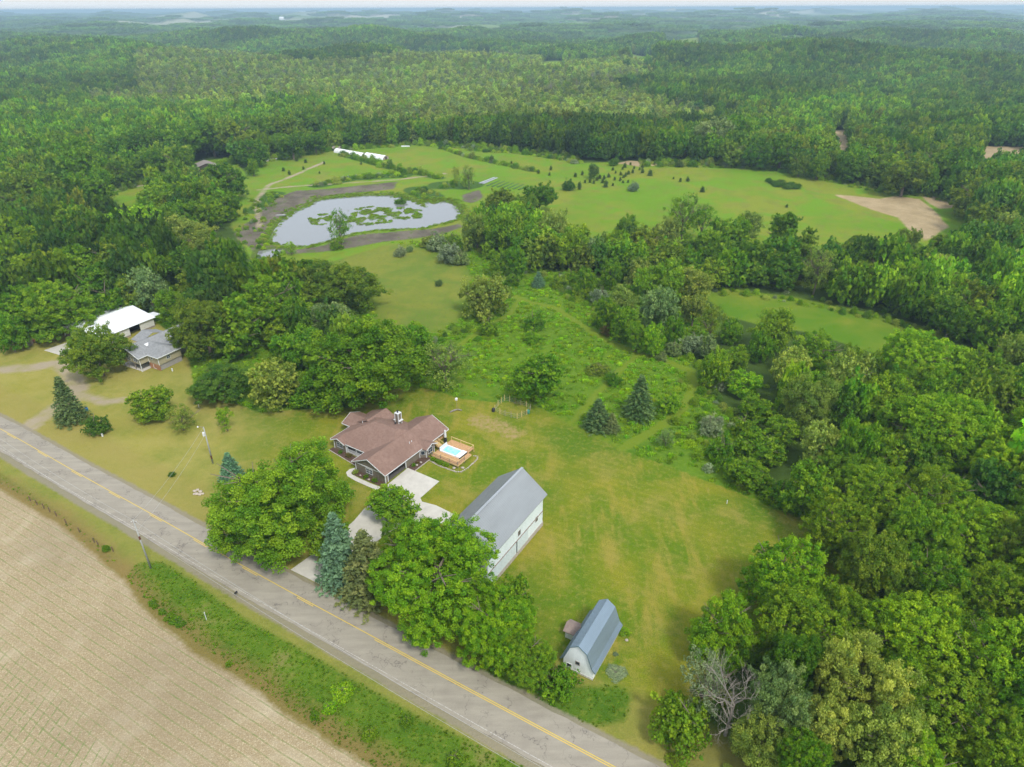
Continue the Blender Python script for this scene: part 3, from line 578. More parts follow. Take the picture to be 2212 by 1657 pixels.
for u, v, wp, c, lb in [(945, 522, 48, 'olive', 'pale silvery bush on top of the bush bank below the pond'), (972, 545, 55, 'olive', 'large silvery bush in the middle of the bush bank'), (922, 520, 34, 'willow', 'leftmost bush of the bush bank below the pond'),
                        (995, 555, 40, 'grey', 'lowest bush of the bank below the pond'), (975, 520, 50, 'walnut', 'green bush behind the silvery bushes'), (865, 541, 30, 'olive', 'round grey bush alone on the slope below the pond'), (885, 536, 18, 'grey', 'little grey bush beside the round grey one'),
                        (1370, 401, 26, 'olive', 'pale rounded bush on the far meadow below the cedars'), (1228, 398, 30, 'deep', 'dark bushy pine left of the cedars'), (1325, 348, 22, 'dark', 'dark bush by the bare knoll on the far meadow'), (1468, 353, 18, 'cedar', 'round dark bush at the far meadow rim')]:
    T('shrub', u, v, wp, c, lb, cat='bush', h=(2.2 if wp > 70 else None))
for i, (u, v, wp) in enumerate([(1662, 388, 20), (1673, 393, 24), (1686, 391, 26), (1680, 398, 22), (1696, 397, 26), (1709, 396, 24), (1702, 403, 24), (1718, 403, 22), (1724, 399, 16)]): T('shrub', u, v, wp, 'deep', nth(i) + ' bush from left of the low dark thicket on the far meadow', h=2.2, cat='bush', group='thicket on the far meadow')
T('round', 1282, 367, 24, 'cedar', 'flat-topped dark pine standing above the cedars', h=9, name='pine_tree')
ced = [(1190, 362, 9), (1163, 371, 7), (1258, 373, 9), (1243, 377, 9), (1333, 347, 10), (1350, 356, 10), (1370, 361, 6), (1382, 364, 6), (1362, 353, 6), (1388, 368, 10), (1405, 372, 13), (1388, 358, 8), (1345, 363, 6), (1324, 364, 7), (1330, 371, 6), (1341, 374, 8), (1352, 376, 9), (1347, 380, 7), (1367, 369, 8), (1358, 372, 8), (1340, 386, 8), (1315, 378, 9), (1305, 382, 9), (1296, 381, 9), (1302, 390, 9), (1309, 396, 14), (1290, 385, 9), (1275, 389, 9), (1283, 392, 8), (1252, 398, 12), (1252, 405, 8), (1264, 391, 7), (1357, 391, 6), (1346, 392, 6), (1328, 385, 7), (1324, 398, 6), (1486, 386, 10), (1470, 388, 8), (1518, 408, 12), (1700, 444, 7), (1414, 352, 6), (1455, 384, 5), (1187, 375, 7), (1232, 390, 8), (660, 347, 8), (700, 351, 7), (745, 385, 9), (690, 372, 5), (612, 365, 8), (625, 372, 9), (780, 352, 6), (1062, 342, 14), (640, 342, 10), (655, 362, 7), (1105, 350, 6)]
for i, (u, v, wp) in enumerate(sorted(ced)):
    T('cedar', u, v, wp * .85, 'cedar', nth(i) + ' small dark cedar from the left on the far meadow grass', cat='shrub', group='cedars dotted on the far meadow')
# --- belts and masses, read crown by crown from the photo: (centre u, v, width px, kind, colour)
DESC = dict(maple='mid green', bright='bright green', walnut='yellow-green', oak='olive brown-green', dark='dark green', willow='soft grey-green', grey='pale grey-green', gold='golden green', pale='pale green', deep='deep green', olive='silvery', red='reddish', spruce='blackish green', cedar='blackish green', brownsp='brownish')
def mass(where, group, items):
    by = {}
    for it in sorted(items, key=lambda q: q[0]): by.setdefault((it[3], it[4]), []).append(it)
    for (kind, c), L_ in by.items():
        for i, (u, v, wp, _, _) in enumerate(L_):
            nm = {'round': 'round', 'oak': 'knobbly', 'feather': 'feathery', 'willow': 'soft-crowned', 'tall': 'upright', 'sparse': 'thin', 'shrub': 'bushy', 'spruce': 'conical', 'spread': 'spreading'}[kind]
            lb = (('only ' if len(L_) == 1 else ORD[i] + ' ') + DESC[c] + ' ' + nm + ' tree' + ('' if len(L_) == 1 else ' from left') + ' ' + where).replace('bushy tree', 'bush')
            T(kind, u, v, wp, c, lb, h=(6.5 if (u < 1725 and 820 < v < 1110 and kind in ('round', 'willow')) else None), cat='bush' if kind == 'shrub' else 'tree', group=group)
#
mass('in belt between far meadows', 'tree belt between the meadows', [
    (1030, 492, 70, 'willow', 'willow'), (1083, 432, 64, 'oak', 'oak'), (1165, 420, 74, 'oak', 'dark'), (1138, 445, 48, 'round', 'oak'), (1085, 498, 88, 'willow', 'walnut'), (1150, 510, 80, 'round', 'maple'), (1195, 492, 80, 'willow', 'willow'),
    (1232, 535, 76, 'willow', 'walnut'), (1285, 540, 56, 'willow', 'grey'), (1332, 530, 64, 'round', 'walnut'), (1395, 520, 80, 'oak', 'oak'), (1440, 500, 60, 'willow', 'willow'), (1355, 490, 50, 'round', 'walnut'), (1480, 462, 74, 'sparse', 'maple'), (1520, 470, 50, 'sparse', 'maple'), (1452, 550, 70, 'oak', 'oak'),
    (1500, 545, 76, 'oak', 'dark'), (1578, 500, 84, 'round', 'maple'), (1560, 560, 80, 'oak', 'dark'), (1640, 545, 80, 'oak', 'maple'), (1620, 480, 50, 'willow', 'willow'), (1690, 505, 66, 'tall', 'dark'), (1740, 540, 62, 'tall', 'oak'), (1700, 580, 84, 'oak', 'dark'), (1770, 575, 70, 'sparse', 'willow'),
    (1832, 540, 86, 'oak', 'oak'), (1860, 595, 90, 'oak', 'oak'), (1905, 545, 80, 'round', 'maple'), (1945, 590, 80, 'round', 'bright'), (1985, 560, 66, 'willow', 'willow'), (1960, 520, 50, 'round', 'oak'), (2045, 535, 74, 'oak', 'oak'), (2030, 600, 70, 'tall', 'willow'), (2085, 590, 84, 'round', 'dark'), (2140, 560, 70, 'willow', 'willow'), (2100, 650, 90, 'oak', 'oak'), (2160, 640, 100, 'oak', 'oak'), (2060, 680, 80, 'oak', 'dark'), (2195, 580, 80, 'round', 'gold'),
    (1115, 560, 50, 'round', 'maple'), (1075, 562, 40, 'round', 'walnut'), (1320, 590, 46, 'round', 'maple')])
mass('in clump beside rough meadow', 'tree clump beside the rough meadow', [
    (1380, 590, 56, 'round', 'willow'), (1400, 610, 70, 'willow', 'walnut'), (1450, 602, 84, 'willow', 'walnut'), (1500, 612, 72, 'willow', 'willow'), (1428, 662, 86, 'round', 'grey'), (1345, 648, 66, 'willow', 'willow'), (1300, 640, 50, 'shrub', 'olive'), (1310, 672, 52, 'round', 'maple'), (1350, 695, 60, 'feather', 'maple'), (1500, 660, 60, 'oak', 'willow'),
    (1312, 712, 30, 'shrub', 'red'), (1375, 722, 48, 'round', 'walnut'), (1412, 728, 50, 'round', 'bright'), (1455, 712, 44, 'round', 'maple'), (1265, 605, 44, 'round', 'maple'), (1232, 596, 40, 'shrub', 'maple'), (1210, 605, 40, 'shrub', 'walnut'), (1260, 630, 40, 'shrub', 'walnut'), (1108, 604, 36, 'shrub', 'maple'),
    (1500, 742, 56, 'shrub', 'olive'), (1455, 752, 40, 'shrub', 'grey'), (1540, 690, 58, 'sparse', 'oak'), (1580, 712, 50, 'willow', 'maple'), (1535, 745, 36, 'tall', 'grey'), (1545, 790, 66, 'round', 'bright'), (1595, 770, 50, 'willow', 'walnut'), (1610, 825, 76, 'round', 'bright'), (1550, 825, 40, 'shrub', 'olive'), (1430, 768, 26, 'shrub', 'grey')])
mass('in woods right of lawn', 'woods right of the lawn', [
    (1675, 708, 86, 'willow', 'walnut'), (1650, 745, 60, 'willow', 'maple'), (1775, 765, 125, 'round', 'walnut'), (1710, 790, 80, 'round', 'pale'), (1835, 815, 110, 'round', 'willow'), (1990, 775, 170, 'feather', 'bright'), (1870, 790, 70, 'round', 'walnut'), (1755, 865, 120, 'willow', 'willow'), (1640, 880, 80, 'round', 'maple'),
    (2015, 920, 200, 'feather', 'bright'), (2100, 800, 100, 'round', 'walnut'), (2170, 860, 110, 'oak', 'oak'), (2195, 760, 90, 'willow', 'willow'), (1690, 925, 76, 'round', 'walnut'), (1775, 958, 90, 'round', 'pale'), (1645, 965, 110, 'round', 'maple'), (1610, 920, 60, 'shrub', 'walnut'), (1560, 970, 70, 'shrub', 'maple'), (1620, 1020, 90, 'round', 'maple'), (1585, 1012, 50, 'shrub', 'bright'),
    (1745, 1050, 100, 'round', 'walnut'), (1690, 1060, 70, 'shrub', 'maple'), (1665, 1070, 40, 'shrub', 'walnut'), (1890, 1060, 170, 'feather', 'walnut'), (2040, 1060, 150, 'feather', 'walnut'), (2160, 1010, 130, 'feather', 'bright'), (1950, 985, 80, 'round', 'oak'), (1820, 1130, 140, 'feather', 'walnut'), (2110, 1150, 180, 'feather', 'bright'), (1990, 1150, 150, 'oak', 'walnut'),
    (1900, 1220, 150, 'oak', 'oak'), (2010, 1245, 150, 'feather', 'maple'), (1690, 1225, 165, 'feather', 'bright'), (1780, 1290, 90, 'feather', 'bright'), (1735, 1350, 200, 'feather', 'walnut'), (1560, 1345, 140, 'round', 'bright'), (1985, 1370, 230, 'feather', 'bright'), (2150, 1290, 150, 'feather', 'walnut'), (2140, 1420, 190, 'feather', 'bright'), (2060, 1530, 220, 'feather', 'walnut'),
    (1865, 1470, 180, 'round', 'gold'), (1790, 1560, 130, 'round', 'gold'), (1920, 1590, 180, 'round', 'gold'), (1690, 1520, 150, 'round', 'grey'), (1650, 1600, 130, 'willow', 'willow'), (1475, 1560, 140, 'shrub', 'walnut'), (1520, 1465, 110, 'sparse', 'olive'), (1990, 1650, 160, 'feather', 'bright'), (2170, 1600, 170, 'feather', 'walnut'), (1740, 1640, 120, 'feather', 'maple'), (2200, 1180, 120, 'round', 'oak'), (1460, 1510, 50, 'shrub', 'bright')])
mass('in grove behind white pole barn', 'grove on the left', [
    (30, 665, 110, 'round', 'maple'), (125, 655, 150, 'feather', 'walnut'), (55, 590, 110, 'feather', 'walnut'), (150, 575, 110, 'round', 'walnut'), (255, 500, 110, 'feather', 'bright'), (175, 485, 110, 'feather', 'walnut'), (305, 480, 100, 'feather', 'bright'), (60, 535, 90, 'willow', 'walnut'), (110, 520, 90, 'round', 'bright'), (270, 560, 110, 'oak', 'oak'), (215, 600, 90, 'round', 'maple'),
    (318, 618, 80, 'round', 'grey'), (385, 570, 110, 'oak', 'dark'), (450, 530, 125, 'round', 'willow'), (400, 510, 90, 'willow', 'willow'), (495, 560, 86, 'round', 'maple'), (345, 520, 80, 'feather', 'walnut'), (425, 610, 90, 'oak', 'oak'), (285, 630, 66, 'oak', 'oak'), (480, 620, 84, 'round', 'maple'), (15, 710, 70, 'round', 'maple'), (185, 630, 80, 'shrub', 'maple'), (240, 650, 90, 'shrub', 'maple'), (370, 660, 70, 'round', 'maple'), (10, 560, 70, 'willow', 'willow'),
    (60, 460, 60, 'willow', 'maple'), (110, 440, 60, 'willow', 'willow'), (20, 520, 60, 'round', 'maple')])
mass('on tree island left of pond', 'trees left of the pond', [
    (345, 432, 96, 'feather', 'walnut'), (400, 425, 90, 'feather', 'walnut'), (482, 385, 84, 'oak', 'dark'), (440, 455, 80, 'round', 'walnut'), (385, 465, 80, 'round', 'maple'), (485, 440, 66, 'round', 'maple'), (320, 465, 60, 'round', 'maple'), (545, 358, 26, 'round', 'maple'), (560, 352, 18, 'shrub', 'maple')])
mass('in far left wall of oaks', 'far left wall of oaks', [
    (65, 400, 110, 'oak', 'oak'), (25, 430, 80, 'oak', 'oak'), (170, 350, 100, 'willow', 'maple'), (195, 400, 90, 'round', 'maple'), (235, 330, 84, 'oak', 'dark'), (290, 310, 84, 'oak', 'dark'), (345, 300, 84, 'oak', 'dark'), (400, 300, 84, 'oak', 'maple'), (455, 290, 84, 'oak', 'dark'), (510, 290, 84, 'oak', 'oak'), (560, 285, 80, 'oak', 'dark'), (610, 275, 80, 'oak', 'oak'), (655, 268, 76, 'oak', 'dark'), (700, 262, 60, 'round', 'dark'),
    (120, 320, 84, 'oak', 'maple'), (60, 330, 84, 'oak', 'dark'), (10, 345, 84, 'oak', 'maple'), (260, 370, 60, 'oak', 'dark'), (320, 350, 70, 'oak', 'dark'), (385, 345, 70, 'oak', 'dark'), (630, 310, 60, 'oak', 'dark'), (545, 325, 60, 'oak', 'dark'), (597, 308, 34, 'round', 'walnut'), (130, 410, 60, 'round', 'maple'), (680, 305, 50, 'oak', 'dark')])
mass('behind right end of far meadow', 'trees behind the far meadow', [
    (1440, 300, 70, 'oak', 'oak'), (1500, 310, 60, 'oak', 'dark'), (1545, 290, 90, 'round', 'grey'), (1600, 285, 90, 'round', 'maple'), (1580, 325, 60, 'oak', 'oak'), (1640, 330, 60, 'oak', 'dark'), (1690, 320, 80, 'oak', 'dark'), (1730, 350, 40, 'oak', 'oak'), (1770, 355, 44, 'round', 'maple'), (1830, 355, 50, 'oak', 'dark'), (1870, 320, 76, 'oak', 'oak'), (1850, 360, 60, 'oak', 'dark'), (1900, 360, 66, 'oak', 'oak'), (1960, 370, 96, 'oak', 'oak'), (2030, 355, 100, 'oak', 'dark'), (2055, 405, 34, 'round', 'maple'), (2060, 320, 60, 'willow', 'willow'), (2110, 420, 90, 'oak', 'oak'),
    (2160, 400, 100, 'oak', 'dark'), (2190, 350, 70, 'oak', 'maple'), (2140, 470, 90, 'oak', 'oak'), (2190, 440, 80, 'round', 'maple'), (2190, 500, 80, 'willow', 'willow'), (2125, 520, 60, 'willow', 'willow'), (2170, 530, 60, 'round', 'dark')])
dt = thing('dead_tree', 'bare grey dead tree among the trees at the bottom right', 'tree', (0, 0, 0)); x_, y_ = atg(1570, 1570, 2); dt.location = (x_, y_, hz(x_, y_)); obj('trunk', bare('trunk', 5, 15, 5, .28, None, 5, 8), dt)
# ------------------------------------------------------------------ woodland: positions, the ones that show largest as single trees, the rest as one object
def curve(pts): return G(pts)
FOREST_EDGE = G([(-1500, 640), (-400, 560), (0, 470), (120, 445), (240, 415), (330, 385), (430, 372), (560, 350), (720, 324), (900, 312), (1010, 317), (1130, 327), (1250, 347), (1380, 352), (1650, 358), (1760, 378), (1900, 408), (2000, 432), (2080, 450), (2100, 520), (2300, 600), (3200, 700)])
NEARW = [G([(-500, 742), (0, 738), (110, 715), (190, 662), (330, 655), (400, 690), (560, 760), (640, 820), (740, 830), (790, 800), (700, 690), (640, 625), (540, 640), (480, 595), (420, 540), (300, 540), (100, 480), (-500, 640)]),
         G([(1015, 530), (1100, 575), (1180, 592), (1280, 602), (1400, 640), (1500, 622), (1700, 640), (1900, 684), (2060, 735), (2500, 900), (2700, 640), (2130, 540), (2060, 585), (1900, 592), (1700, 592), (1500, 562), (1300, 548), (1200, 525), (1100, 500), (1020, 510)]),
         G([(1640, 822), (1680, 900), (1740, 1000), (1800, 1100), (1880, 1180), (1940, 1290), (1760, 1360), (1620, 1430), (1540, 1560), (1500, 1660), (1560, 1900), (3600, 1900), (3000, 800), (2150, 850), (2000, 865), (1880, 860), (1750, 840), (1690, 825)]),
         G([(320, 470), (340, 495), (420, 508), (480, 480), (485, 430), (400, 415), (340, 430)])]
CLEAR = FARCLEAR + [SOILB1, SOILB2, G([(2060, 345), (2100, 330), (2212, 345), (2300, 350), (2120, 400), (2090, 395)])]
fe = FOREST_EDGE[np.argsort(FOREST_EDGE[:, 0] / np.maximum(FOREST_EDGE[:, 1], 1))]; fa = fe[:, 0] / fe[:, 1]
rs = np.random.RandomState(21)
def scatter(y0, y1, step):
    ys = np.arange(y0, y1, step * .9); out = []
    for y in ys:
        hw = .80 * y + 60; xs = np.arange(-hw, hw, step); out.append(np.column_stack([xs + rs.uniform(-.42, .42, len(xs)) * step, np.full(len(xs), y) + rs.uniform(-.42, .42, len(xs)) * step]))
    return np.vstack(out)
def beyond(p):
    ang = p[:, 0] / p[:, 1]; r_ = np.hypot(p[:, 0], p[:, 1]); er = np.interp(ang, fa, np.hypot(fe[:, 0], fe[:, 1])); return r_ > er + 3
def clear(p):
    ok = np.ones(len(p), bool)
    for c_ in CLEAR: ok &= sdf(p, c_) < 2
    return ok
p1 = scatter(60, 620, 7.5); m1 = np.zeros(len(p1), bool)
for w_ in NEARW: m1 |= sdf(p1, w_) > 1.5
m1 |= beyond(p1); p1 = p1[m1]
p2 = scatter(620, 2600, 9.3); p2 = p2[beyond(p2)]; on_ = np.sin(p2[:, 0] / 260 + p2[:, 1] / 700 + 2) + .9 * np.sin(p2[:, 0] / 130 - p2[:, 1] / 170 + .4) + .5 * np.sin(p2[:, 1] / 61); p2 = p2[~((p2[:, 1] > 1950) & (on_ > 1.6) & (p2[:, 0] > 100))]; p1 = p1[clear(p1)]; p2 = p2[clear(p2)]
H_ = np.array(PLACED); keep = np.ones(len(p1), bool)
for hx, hy, hr in H_: keep &= np.hypot(p1[:, 0] - hx, p1[:, 1] - hy) > max(1.0, hr * .78) + 1.2
p1 = p1[keep]
pts = np.vstack([p1, p2]); zz = hzv(pts[:, 0], pts[:, 1])
d_ = pts[:, 1] * CP + CH * SP; U_ = 1106 + F * pts[:, 0] / d_; V_ = 828.5 - F * (pts[:, 1] * SP - (CH - zz) * CP) / d_
U_j = U_ + rs.normal(size=len(pts)) * 28; V_j = V_ + rs.normal(size=len(pts)) * 6
swamp = (V_j < 298) & (V_ > 128 + 12 * np.sin(U_ / 90)) & (U_ > 230 + (V_ - 130) * 1.2 * 0 - 40) & (U_j < 1560 + 60 * np.sin(V_ / 19) - (300 - V_) * 1.3) & ~((V_ > 240) & (U_ < 740)) & ~((V_ < 205) & (U_ < 300))
rr = rs.rand(len(pts)); lf = np.sin(pts[:, 0] / 61 + 1) * np.cos(pts[:, 1] / 83) + .5 * np.sin(pts[:, 0] / 23 + pts[:, 1] / 31)
names_c = ['maple', 'dark', 'oak', 'walnut', 'willow', 'deep', 'pale', 'grey', 'bright']
ci = np.where(swamp, np.choose((rr * 6).astype(int), [6, 4, 6, 4, 3, 7]), np.where(rr < .42 + .2 * lf, np.where(rs.rand(len(pts)) < .5, 1, 5), np.where(rs.rand(len(pts)) < .45, 0, np.where(rs.rand(len(pts)) < .5, 2, 3))))
nr_ = (V_ > 640) & (U_ > 1400) & (rs.rand(len(pts)) < .75); ci = np.where(nr_, np.choose(rs.randint(0, 4, len(pts)), [3, 8, 0, 3]), ci)
wid = np.where(swamp, rs.uniform(7, 11, len(pts)), rs.uniform(9, 16, len(pts))); hei = np.where(swamp, rs.uniform(9, 15, len(pts)), rs.uniform(13, 21, len(pts)) + 3 * lf)
size = wid / d_ * 1475; inframe = (U_ > -10) & (U_ < 2222) & (V_ < 1700)
NSINGLE = 300 - len([o for o in C.objects if o.get('category') == 'tree' and o.get('kind') is None])
order = np.argsort(-np.where(inframe, size, 0))[:max(NSINGLE, 0)]
single = np.zeros(len(pts), bool); single[order] = True
cnt = {}
for i in sorted(order, key=lambda k: U_[k]):
    c_ = names_c[ci[i]]; kd = 'willow' if c_ in ('willow', 'pale', 'grey') else ('oak' if c_ in ('oak', 'dark', 'deep') else 'round')
    u = U_[i]; reg = 'deep in the right woods' if u > 1480 and V_[i] > 600 else ('deep in the middle belt' if u > 1000 and V_[i] > 450 else ('in far woods beyond meadow' if V_[i] < 450 else 'deep in the left grove'))
    cnt[(c_, reg)] = cnt.get((c_, reg), -1) + 1; place_tree(kd, pts[i, 0], pts[i, 1], zz[i], wid[i] * .95, hei[i] * (.75 if V_[i] > 600 else 1), c_, nth(cnt[(c_, reg)]) + ' plain ' + DESC[c_] + ' tree from left ' + reg, group='trees ' + reg, px=size[i] * .46)
# --- geometry-node scatter of hidden-library meshes (collections that are not in the scene)
def library(name, meshes):
    col = bpy.data.collections.new(name)
    for i, me in enumerate(meshes):
        o = bpy.data.objects.new('%s_%02d' % (name, i), me); col.objects.link(o)
    return col
def scatter_object(name, pts_, scl, rotz, idx, tints, col, tilt=None):
    me = bpy.data.meshes.new(name); me.vertices.add(len(pts_)); me.vertices.foreach_set('co', np.asarray(pts_, np.float32).ravel())
    def av(n, a): q = me.attributes.new(n, 'FLOAT_VECTOR', 'POINT'); q.data.foreach_set('vector', np.asarray(a, np.float32).ravel())
    av('scl', scl); r3 = np.zeros((len(pts_), 3)); r3[:, 2] = rotz
    if tilt is not None: r3[:, :2] = tilt
    av('rot', r3); av('tint', tints)
    q = me.attributes.new('idx', 'INT', 'POINT'); q.data.foreach_set('value', np.asarray(idx, np.int32)); me.update()
    o = bpy.data.objects.new(name, me); C.objects.link(o)
    ng = bpy.data.node_groups.new(name + '_scatter', 'GeometryNodeTree'); ng.interface.new_socket('Geometry', in_out='INPUT', socket_type='NodeSocketGeometry'); ng.interface.new_socket('Geometry', in_out='OUTPUT', socket_type='NodeSocketGeometry')
    N = ng.nodes; gi = N.new('NodeGroupInput'); go = N.new('NodeGroupOutput'); ip = N.new('GeometryNodeInstanceOnPoints'); cinf = N.new('GeometryNodeCollectionInfo')
    cinf.inputs['Collection'].default_value = col; cinf.inputs['Separate Children'].default_value = True; cinf.inputs['Reset Children'].default_value = True
    def na(n, ty):
        x = N.new('GeometryNodeInputNamedAttribute'); x.data_type = ty; x.inputs['Name'].default_value = n; return x.outputs[0]
    L = ng.links.new; L(gi.outputs[0], ip.inputs['Points']); L(cinf.outputs[0], ip.inputs['Instance']); ip.inputs['Pick Instance'].default_value = True
    L(na('idx', 'INT'), ip.inputs['Instance Index']); L(na('rot', 'FLOAT_VECTOR'), ip.inputs['Rotation']); L(na('scl', 'FLOAT_VECTOR'), ip.inputs['Scale'])
    L(ip.outputs[0], go.inputs[0]); md = o.modifiers.new('scatter', 'NODES'); md.node_group = ng
    o['kind'] = 'stuff'; return o
FAR = [broad('far_crown', 400 + i, 1500, 1.15, LEAFI, rad=6, h=14, ch=12, nl=10, lobe=.44, clr=1.2, inner=.12) for i in range(4)] + \
      [broad('far_crown', 410 + i, 800, .95, LEAFI, rad=4, h=14, ch=12.5, nl=8, lobe=.42, clr=1.3, inner=.1, egg=.25) for i in range(3)]
def bare_far(seed):
    m = bare('far_dead', seed, 13, 4, .22, None, 3, 7); m.materials.clear(); m.materials.append(DEADW); return m
FAR += [bare_far(61), bare_far(62)]
lib = library('far_tree_library', FAR)
rest = ~single; rp = pts[rest]; n = len(rp); sw = swamp[rest]
vfar = V_[rest]
idx = np.where(sw, 4 + rs.randint(0, 3, n), rs.randint(0, 4, n)); dead = sw & (rs.rand(n) < (.05 + .15 * ((vfar > 170) & (vfar < 215)))) ; idx[dead] = 7 + rs.randint(0, 2, dead.sum())
base_r = np.where(sw, 4.0, 6.0); S = np.stack([wid[rest] / 2 / base_r, wid[rest] / 2 / base_r, hei[rest] / 14], 1)
CT = np.array([COL[c] for c in names_c])[ci[rest]] * rs.uniform(.7, 1.3, (n, 1)) * rs.uniform(.9, 1.1, (n, 3))
std = .9 * np.sin(rp[:, 0] / 230 + rp[:, 1] / 140) * np.cos(rp[:, 1] / 90 - rp[:, 0] / 400) + .7 * np.sin(rp[:, 0] / 97 + 2 + rp[:, 1] / 210) * np.cos(rp[:, 1] / 120 + 1) + .6 * np.sin(rp[:, 0] / 41 - rp[:, 1] / 57); CT = CT * (1 + .26 * np.clip(std, -1.2, 1.2) * np.where(sw, .45, 1))[:, None] * np.where(sw, .92, 1)[:, None]
hill = (np.sin(rp[:, 0] / 120 + 2) * np.cos(rp[:, 1] / 170 + 1)); 
wo = scatter_object('distant_woodland', np.column_stack([rp, zz[rest] - .3]), S, rs.rand(n) * 6.28, idx, CT, lib)
# rolling woodland beyond 2.6 km, in patches of crowns
def patch(seed):
    r = np.random.RandomState(seed); Vs = []; Qs = []; lv = []; cv = []; k0 = 0
    for i in range(9):
        for j in range(9):
            c_ = np.array([(i - 4) * 9.5 + r.uniform(-3, 3), (j - 4) * 9.5 + r.uniform(-3, 3), r.uniform(7, 13)]); rad = r.uniform(5, 8)
            d = r.normal(size=(46, 3)); d[:, 2] = np.abs(d[:, 2]) * 1.0 - .2; d /= np.linalg.norm(d, axis=1)[:, None]
            v_, q_ = leaves(c_ + d * rad, d, 3.0, r, flat=.7); Vs.append(v_); Qs.append(q_ + k0); k0 += len(v_); lv.append(np.repeat(r.rand(46), 4)); cv.append(np.full(184, r.rand()))
    return npmesh('far_patch', np.vstack(Vs), np.vstack(Qs), LEAFI, dict(lv=np.concatenate(lv), cv=np.concatenate(cv)))
lib2 = library('patch_library', [patch(1), patch(2), patch(3)])
q_ = []
for y in np.arange(2600, 12000, 84): hw = .80 * y; xs = np.arange(-hw, hw, 84); q_.append(np.column_stack([xs, np.full(len(xs), y)]) + rs.uniform(-14, 14, (len(xs), 2)))
q_ = np.vstack(q_); z_ = hzv(q_[:, 0], q_[:, 1])
d_q = q_[:, 1] * CP + (CH - z_) * SP; Uq = 1106 + F * q_[:, 0] / d_q
openq = (np.sin(q_[:, 0] / 900 + q_[:, 1] / 1900 + .5) + np.sin(q_[:, 0] / 430 - q_[:, 1] / 700) * .8 + .5 * np.sin(q_[:, 1] / 510)) > .85 + .55 * (q_[:, 1] < 4500)
q_ = q_[~openq]; z_ = z_[~openq]; n = len(q_)
tq = np.array([.125, .245, .040]) * rs.uniform(.6, 1.4, (n, 1)) * rs.uniform(.92, 1.08, (n, 3))
scatter_object('horizon_woodland', np.column_stack([q_, z_]), np.ones((n, 3)), rs.randint(0, 4, n) * 1.5708, rs.randint(0, 3, n), tq, lib2)
# ------------------------------------------------------------------ building kit
WHITE = simple('white_trim', (.66, .68, .69), .5, .05, 2); GLASS = None
def glassmat():
    t = NT('glass'); t.base((.03, .045, .06)); t.p.inputs['Roughness'].default_value = .08; t.p.inputs['Specular IOR Level'].default_value = .8; return t.m
GLASS = glassmat()
def siding(name, col, pitch=.2, vertical=False, rough=.6, stain=.12):
    t = NT(name); w_ = t.n('ShaderNodeTexWave', wave_type='BANDS', bands_direction='Z' if not vertical else 'DIAGONAL', wave_profile='SAW'); w_.inputs['Scale'].default_value = .314 / pitch; w_.inputs['Distortion'].default_value = 0
    t.l(t.pos(), w_.inputs[0]); n = t.noise(.6, 5, .7, t.stretch(1, 1, .35)); g = t.noise(6, 3)
    c = t.mix(t.map(n, .35, .7), tuple(x * (1 - stain) for x in col), tuple(min(1, x * 1.05) for x in col)); c = t.mix(t.map(w_.outputs[0], .0, .12, .35, 0), c, tuple(x * .5 for x in col)); c = t.mix(t.map(g, .55, .8, 0, .12), c, tuple(x * .6 for x in col))
    t.base(c); t.p.inputs['Roughness'].default_value = rough; t.bump(w_.outputs[0], .3, .02); return t.m
def shingle(name, c1, c2):
    t = NT(name); b = t.n('ShaderNodeTexVoronoi'); b.inputs['Scale'].default_value = 2.6; t.l(t.stretch(1, 1, 1, R(20)), b.inputs['Vector']); n = t.noise(.25, 5, .6); g = t.noise(10, 4, .8)
    k = t.n('ShaderNodeSeparateColor'); t.l(b.outputs['Color'], k.inputs[0])
    c = t.mix(k.outputs[0], c1, c2); c = t.mix(t.map(n, .35, .65, 0, .5), c, tuple(x * .8 for x in c1)); c = t.mix(t.map(g, .3, .8, 0, .6), c, c2)
    t.base(c); t.p.inputs['Roughness'].default_value = .93; t.p.inputs['Specular IOR Level'].default_value = .15; t.bump(g, .5, .03); return t.m
def metalroof(name, col, rough=.38, rust=.0):
    t = NT(name); n = t.noise(.35, 4, .6, t.stretch(1, .3, 1)); g = t.noise(2.5, 4, .7)
    c = t.mix(t.map(n, .3, .7), tuple(x * .88 for x in col), tuple(min(1, x * 1.06) for x in col)); c = t.mix(t.map(g, .55, .8, 0, .15 + rust), c, (col[0] * .75, col[1] * .7, col[2] * .66))
    t.base(c); t.p.inputs['Roughness'].default_value = rough; t.p.inputs['Metallic'].default_value = .35; t.p.inputs['Specular IOR Level'].default_value = .4; return t.m
CONC = simple('concrete', (.50, .48, .43), .9, .10, .5, bump=.2); WOOD = simple('deck_wood', (.50, .30, .15), .75, .2, 2.5); WOODL = simple('new_wood', (.62, .46, .22), .75, .12, 2.5)
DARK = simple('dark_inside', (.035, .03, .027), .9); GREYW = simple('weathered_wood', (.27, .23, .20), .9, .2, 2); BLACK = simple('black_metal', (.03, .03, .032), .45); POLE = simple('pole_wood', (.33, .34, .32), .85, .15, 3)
STONE = simple('field_stone', (.40, .36, .31), .9, .3, 2.5, bump=.4); MULCH = simple('mulch', (.09, .055, .04), .95, .3, 6, bump=.6)
PA, PB = R(-33.0), R(-31.0)
def W2(o, x, y, z=0):     # local point of a thing to world
    c_, s_ = math.cos(o.rotation_euler.z), math.sin(o.rotation_euler.z); return (o.location.x + c_ * x - s_ * y, o.location.y + s_ * x + c_ * y, o.location.z + z)
